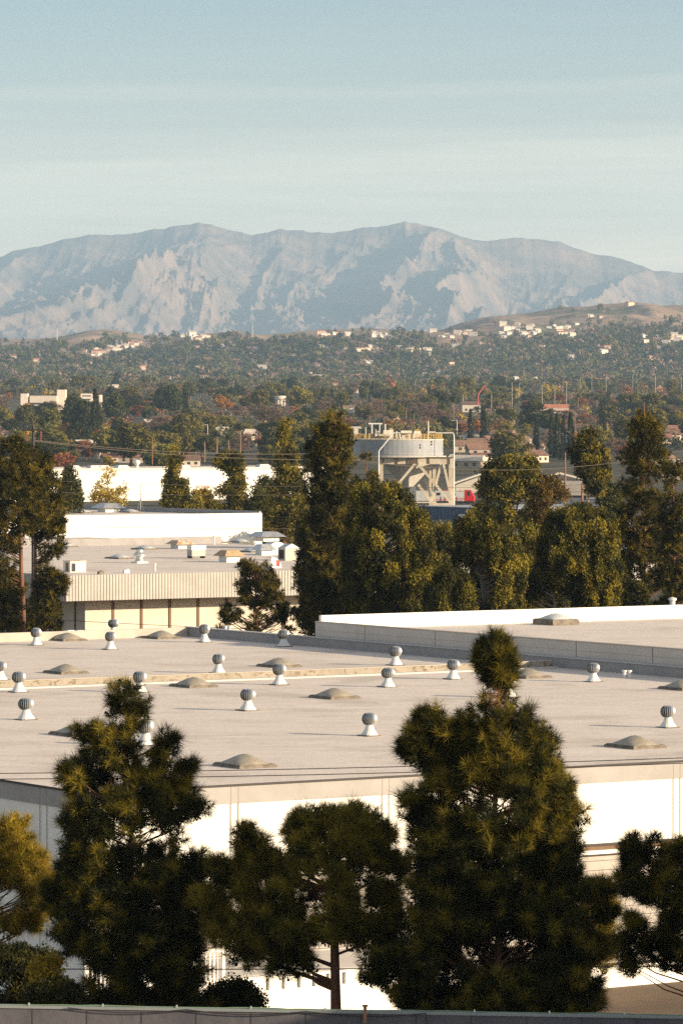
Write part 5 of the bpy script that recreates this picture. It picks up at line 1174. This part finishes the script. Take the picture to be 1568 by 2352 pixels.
# conifers between the warehouses
mid('conifer_tree', 'left conical dark conifer before the far white warehouse', 640, [(1035, 400, 408), (1070, 388, 420), (1110, 380, 431), (1150, 374, 436), (1172, 372, 438)], 60, CYP, 405, 5, br=13, nl=.9, nw=.30)
mid('conifer_tree', 'middle conical dark conifer before the far white warehouse', 640, [(1000, 522, 534), (1020, 508, 548), (1060, 496, 558), (1110, 490, 563), (1150, 486, 566), (1175, 484, 568)], 100, CYP, 527, 6, br=14, nl=.9, nw=.30)
mid('conifer_tree', 'tallest conical conifer left of the giant dark pine', 620, [(958, 650, 660), (985, 640, 668), (1030, 636, 680), (1080, 632, 690), (1130, 620, 705), (1180, 610, 710), (1225, 605, 712)], 130, CYP, 655, 7, br=15, nl=.9, nw=.30)
mid('broadleaf_tree', 'dark bushy tree at the right end of the long white wall', 640, [(1098, 600, 620), (1115, 582, 650), (1150, 575, 655), (1190, 572, 660), (1225, 570, 660)], 70, DKG, 612, 8, br=15, nl=.8, nw=.30)
mid('bare_tree', 'half bare yellow leaved tree in front of the far white warehouse', 700, [(1076, 240, 255), (1095, 220, 280), (1125, 206, 297), (1155, 205, 298)], 60, YEL, 250, 9, br=9, nn=5, nl=.8, nw=.32, tufts=6, bark=BARKG, limb_r=.09)
mid('autumn_bush', 'bright orange yellow bush between two conical conifers', 700, [(1122, 455, 470), (1135, 444, 484), (1155, 444, 487), (1168, 446, 485)], 26, YEL, 464, 10, br=9, nl=.7, nw=.30)
for k, (x0, x1, y0, lab) in enumerate(((432, 480, 1146, 'low olive shrub right of the left conical conifer'), (462, 505, 1140, 'low brownish shrub below the orange yellow bush'))):
    mid('shrub', lab, 680, [(y0, x0+14, x1-14), (y0+12, x0, x1), (1176, x0, x1)], 22, OLV, (x0+x1)/2, 11+k, br=9, nl=.7, nw=.28)
# the dark central wall of trees
mid('pine_tree', 'giant dark pine left of the tank, tallest tree of the middle row', 345, [(948, 755, 785), (965, 735, 800), (1000, 708, 808), (1050, 700, 812), (1100, 700, 800), (1160, 695, 800), (1220, 685, 810), (1280, 680, 830), (1340, 668, 840), (1400, 680, 850), (1455, 685, 840)], 330, PINEM, 755, 13, br=22, trunk_r=.45, limb_r=.07, **NEED)
mid('pine_tree', 'dark pine between the giant pine and the tank', 380, [(1048, 835, 850), (1060, 815, 868), (1100, 800, 872), (1140, 790, 870), (1200, 790, 860)], 70, PINEM, 838, 14, br=18, **NEED)
SPR = dict(m2=CYP2, mixf=.42, sep=.7, kind='spray', nn=66, nl=.62, nw=.15, tufts=9, br=16, bark=BARKG, vis_limb=.7, limb_r=.09)
mid('leafy_tree', 'big rounded olive green tree directly below the tank', 330, [(1118, 850, 905), (1135, 812, 948), (1170, 795, 972), (1220, 785, 1008), (1280, 780, 1018), (1340, 785, 1000), (1390, 790, 975), (1425, 800, 960)], 260, CYP, 880, 15, **SPR)
mid('leafy_tree', 'feathery olive green tree with two tops right below the blue building', 335, [(1188, 1085, 1110), (1205, 1050, 1130), (1240, 1040, 1190), (1290, 1030, 1205), (1340, 1025, 1210), (1400, 1020, 1200), (1425, 1020, 1200)], 210, CYP, 1120, 16, **SPR)
mid('leafy_tree', 'low dark leafy tree between the two big feathery ones', 325, [(1300, 1010, 1050), (1330, 985, 1075), (1370, 975, 1090), (1425, 970, 1095)], 60, CYP, 1030, 17, **SPR)
mid('leafy_tree', 'wide olive green tree with pale forked limbs showing at its foot', 338, [(1172, 1330, 1370), (1190, 1250, 1400), (1215, 1240, 1415), (1260, 1225, 1435), (1300, 1220, 1443), (1340, 1250, 1435), (1375, 1310, 1420), (1400, 1310, 1410)], 190, CYP, 1305, 18, lobes=[(1240, 1340, 26, 8), (1210, 1375, 22, 5)], trunks=[(1298, 1262, 1260), (1305, 1330, 1250), (1300, 1300, 1200)], trunk_r=.24, **SPR)
mid('leafy_tree', 'yellow green rounded tree standing right of the tank legs', 520, [(1052, 1190, 1220), (1068, 1110, 1240), (1100, 1095, 1242), (1140, 1090, 1225), (1180, 1090, 1215), (1215, 1100, 1210)], 130, CYP, 1150, 19, br=16, nl=.8, nw=.30)
mid('leafy_tree', 'golden brown rounded tree right of the yellow green one', 520, [(1100, 1240, 1270), (1115, 1222, 1290), (1140, 1215, 1300), (1170, 1218, 1298), (1195, 1225, 1285)], 60, leaf('golden_brown_foliage', (.09, .06, .014), (.16, .105, .022), .4, .25), 1258, 20, br=14, nl=.8, nw=.30)
mid('eucalyptus_tree', 'tall loose eucalyptus left of the tall right pines', 560, [(995, 1345, 1362), (1015, 1320, 1372), (1050, 1310, 1392), (1090, 1315, 1400), (1115, 1330, 1398), (1130, 1345, 1390)], 80, CYP, 1352, 21, br=13, nl=.8, nw=.38, bark=BARKG, trunks=[(1354, 1345, 1010)])
mid('pine_tree', 'tall pointed pine at the right with a straight reddish trunk', 350, [(910, 1472, 1482), (935, 1452, 1502), (985, 1435, 1515), (1040, 1425, 1540), (1100, 1418, 1545), (1160, 1405, 1540), (1220, 1400, 1545), (1280, 1415, 1550), (1340, 1425, 1550), (1420, 1430, 1545)], 180, PINEM, 1480, 22, br=19, trunk_r=.3, shell=.3, vis_limb=.6, **NEED)
mid('pine_tree', 'pine at the right photo edge in front of the tall pointed one', 342, [(1045, 1535, 1550), (1080, 1520, 1580), (1150, 1510, 1610), (1230, 1505, 1620), (1320, 1505, 1620), (1420, 1510, 1620)], 110, PINEM, 1555, 23, br=19, trunk_r=.3, **NEED)
mid('leafy_tree', 'low dark shrub at the foot of the right pines', 325, [(1340, 1440, 1470), (1370, 1425, 1490), (1425, 1420, 1500)], 30, PINEM, 1455, 24, br=15)
for k, (x, w_, y0, m_, lab) in enumerate(((1015, 90, 1215, CYP, 'dark tree filling the gap between the rounded tree and the two topped feathery tree'), (1215, 80, 1225, CYP, 'dark tree filling the gap left of the tree with pale forked limbs'), (1400, 90, 1210, PINEM, 'dark pine filling the gap left of the tall pointed pine'), (735, 100, 1180, PINEM, 'dark tree at the left foot of the giant pine'), (1120, 110, 1300, CYP, 'low dark tree behind the two topped feathery tree'), (1290, 90, 1290, CYP, 'low dark tree behind the pale forked limbs'))):
    mid('leafy_tree', lab, 395, [(y0, x-w_*.2, x+w_*.2), (y0+25, x-w_*.5, x+w_*.5), (1420, x-w_*.6, x+w_*.6)], 100, m_, x, 70+k, **SPR)
# background trees just behind the dark wall
for k, (x, w_, y0, y1, dd_, m_, lab) in enumerate(((710, 50, 1190, 1260, 600, DKG, 'dark tree right of the long white wall corner'), (640, 60, 1195, 1262, 650, DKG, 'dark hedge like tree under the tallest conical conifer'), (1010, 60, 1228, 1262, 500, DKG, 'dark tree below the blue building'), (1112, 50, 1160, 1230, 560, DKG, 'dark tree right of the blue building'), (1230, 60, 1165, 1230, 540, CYP, 'olive tree beneath the golden brown one'), (1330, 70, 1165, 1230, 560, DKG, 'dark bushy tree in front of the low white yard wall'), (1400, 50, 1120, 1230, 600, DKG, 'dark tree at the left foot of the tall pointed pine'), (1385, 34, 1060, 1110, 900, OLV, 'olive tree behind the eucalyptus'))):
    mid('broadleaf_tree', lab, dd_, [(y0, x-w_*.25, x+w_*.25), (y0+15, x-w_*.5, x+w_*.5), (y1, x-w_*.55, x+w_*.55)], 50, m_, x, 40+k, br=14, nl=.85, nw=.32)

# ================================================================== FOREGROUND PINES
FG = dict(kind='needle', nn=76, nl=.36, nw=.0125, tufts=4, sep=.9, twig=.3, bias=.7, m2=PINE2, mixf=.42, trunk_r=.2, limb_r=.028, vis_limb=.25, fill=12)
tree('pine_tree', 'largest dark near pine with a round ball shaped top, right of centre', 'tree', 112,
     [(1598, 1115, 1165), (1625, 1070, 1215), (1660, 1050, 1258), (1700, 1050, 1282), (1740, 1030, 1290), (1790, 980, 1325), (1840, 955, 1350), (1880, 940, 1350), (1950, 930, 1345), (2020, 925, 1345), (2090, 930, 1350), (2160, 930, 1370), (2220, 900, 1395), (2290, 900, 1390), (2340, 910, 1380)],
     1150, 24, m=PINE, base_x=1150, seed=101, lobes=[(1138, 1512, 40, 34), (1138, 1548, 34, 20), (1040, 1680, 36, 10), (1050, 1730, 40, 10), (985, 1668, 38, 12), (955, 1720, 42, 12), (1010, 1750, 50, 12), (955, 1860, 36, 9), (900, 2230, 40, 8), (870, 2250, 25, 4), (940, 2290, 40, 8), (1370, 2060, 38, 9, 1.5), (1390, 2110, 26, 7, 1.5), (1370, 2180, 34, 7)],
     dead=(DEAD, 1137, 1600, 26), top_y=1520, **FG)
tree('pine_tree', 'near pine with an open pointed top, left of centre', 'tree', 116,
     [(1548, 285, 296), (1580, 262, 315), (1610, 240, 340), (1640, 240, 350), (1662, 255, 330), (1680, 205, 335), (1720, 188, 325), (1760, 160, 340), (1800, 142, 400), (1850, 130, 445), (1900, 130, 430), (1950, 135, 425), (2010, 135, 470), (2080, 115, 490), (2150, 120, 490), (2200, 170, 480), (2250, 220, 480), (2330, 250, 480)],
     720, 22, m=PINE, base_x=305, seed=102, lobes=[(388, 1705, 20, 4), (375, 1750, 28, 5), (425, 1765, 22, 4), (415, 1810, 32, 6), (450, 1850, 24, 4), (205, 1690, 24, 5), (165, 1775, 22, 4), (120, 2060, 28, 5), (500, 2090, 36, 9), (530, 2010, 26, 6), (455, 1990, 32, 7), (215, 2290, 34, 5)],
     top_y=1575, **FG)
tree('pine_tree', 'broad flat topped near pine with a bare dark trunk, between the two large pines', 'tree', 114,
     [(1862, 690, 830), (1885, 655, 880), (1920, 645, 905), (1960, 640, 915), (2000, 620, 915), (2040, 600, 915), (2090, 560, 912), (2140, 555, 905), (2165, 600, 700)],
     330, 22, m=PINE, base_x=782, seed=103, lobes=[(515, 2005, 34, 7), (500, 2070, 40, 9), (520, 2140, 42, 9), (905, 2110, 36, 7), (860, 2200, 30, 5), (650, 2215, 34, 5), (560, 2190, 34, 5), (820, 2150, 40, 6), (700, 2165, 36, 6), (575, 1960, 34, 12), (620, 1990, 38, 12), (560, 2030, 36, 10), (600, 2080, 45, 14), (650, 2100, 42, 12), (640, 2160, 38, 10), (570, 2120, 34, 8), (600, 2185, 28, 6), (700, 2200, 34, 6), (590, 1940, 18, 4), (570, 1912, 12, 3), (880, 1930, 30, 8), (905, 1990, 34, 9), (880, 2060, 38, 10), (860, 2130, 30, 8), (890, 2180, 36, 8), (690, 1890, 16, 4), (815, 1872, 14, 3)],
     top_y=1900, shell=.3, trunks=[(782, 770, 1900), (782, 640, 2090)] and [(782, 770, 1900)], **dict(FG, vis_limb=.03, limb_r=.06, trunk_r=.34, mixf=.75, sep=1.0, void=.39, fill=9))  # larger share of bright tufts, imitating sunlit golden clumps
tree('pine_tree', 'sunlit golden near pine cut by the left photo edge', 'tree', 120,
     [(1872, 38, 52), (1895, -10, 70), (1925, -60, 78), (1960, -60, 100), (2005, -60, 122), (2040, -60, 134), (2075, -60, 112), (2100, -60, 60)],
     210, 20, m=PINEG, base_x=-60, seed=104, lobes=[(70, 2110, 26, 6), (115, 2030, 16, 4), (20, 2120, 34, 6), (95, 2085, 20, 4)], trunks=[(-60, -30, 1950)], top_y=1900, **dict(FG, m2=PINEG2))
tree('pine_tree', 'near pine at the right photo edge in front of the pale siding', 'tree', 116,
     [(1925, 1492, 1515), (1960, 1482, 1545), (2010, 1475, 1600), (2060, 1492, 1620), (2110, 1505, 1620), (2170, 1500, 1620), (2230, 1530, 1610)],
     140, 20, m=PINE, base_x=1610, seed=105, lobes=[(1452, 1945, 20, 6), (1462, 1985, 28, 8), (1445, 2035, 26, 6), (1480, 2050, 28, 7), (1465, 2130, 28, 6), (1435, 2170, 20, 4), (1450, 2215, 22, 4), (1500, 2180, 30, 6), (1562, 1960, 22, 5)], top_y=1960, trunks=[(1612, 1590, 1960)], **FG)
tree('pine_tree', 'sunlit golden pine boughs showing behind the right side of the largest pine', 'tree', 126,
     [(2010, 1355, 1375), (2040, 1340, 1405), (2080, 1330, 1418), (2130, 1330, 1418), (2180, 1320, 1410), (2230, 1320, 1390)],
     150, 20, m=PINEG, base_x=1330, seed=106, top_y=2040, **dict(FG, m2=PINEG2))
# shrubs at the foot
def shrub(label, x0, x1, y0, d, m_, seed, n=40, name='shrub'):
    return tree(name, label, 'shrub', d, [(y0, x0 + (x1-x0)*.3, x1 - (x1-x0)*.3), (y0+20, x0, x1), (2345, x0, x1)], n, 22, 'leaf', m_, (x0+x1)/2, seed, nn=70, nl=.28, nw=.075, tufts=8, trunk_r=.06, limb_r=.02)
shrub('dark hedge mass in the bottom left corner', -60, 130, 2185, 128, PINE, 201, 90, 'hedge')
shrub('bright yellow sunlit shrub in the bottom left corner', 75, 160, 2213, 118, YEL, 202, 30)
shrub('low dark shrub right of the hedge below the golden pine', 60, 200, 2268, 112, PINE, 203, 60)
shrub('low dark shrub right of the left near pine foot', 470, 600, 2265, 118, PINE, 204, 40)
shrub('dark shrub below the left near pine', 200, 480, 2280, 120, PINE, 205, 60)
bpy.context.view_layer.update()

# ================================================================== ADDED BLOCK OUT OF VIEW ON THE RIGHT (put in to shade the near wall and the feet of the near pines)
t = empty('shade_block', (24, 50, 0), 'plain unseen block added at the right to shade the near wall and pine feet', 'building')
m = MB(); m.box((24, 50, 0), (40, 0, 0), (0, 60, 0), (0, 0, 19.5)); part(m, 'wall', CONC, t)
for k in range(5):
    m = MB(); m.box((23.96, 52, 1.6+k*3.7), (.038, 0, 0), (0, 56, 0), (0, 0, 1.6)); part(m, 'window_band', GLASS, t)
m = MB(); m.box((23.8, 49.8, 19.505), (40.4, 0, 0), (0, 60.4, 0), (0, 0, .3)); part(m, 'roof', CONC, t)

# ================================================================== AIR
m = MB(); m.box((-9000, -3000, -6), (18000, 0, 0), (0, 34000, 0), (0, 0, 1650)); hz = m.build('haze', []); hz['kind'] = 'stuff'
hm = bpy.data.materials.new('haze_air'); hm.use_nodes = True; t = hm.node_tree; t.nodes.clear()
pv = t.nodes.new('ShaderNodeVolumePrincipled'); pv.inputs['Color'].default_value = (.47, .71, .98, 1); pv.inputs['Density'].default_value = HAZE; pv.inputs['Anisotropy'].default_value = 0.0
om = t.nodes.new('ShaderNodeOutputMaterial'); t.links.new(pv.outputs[0], om.inputs['Volume']); hz.data.materials.append(hm)
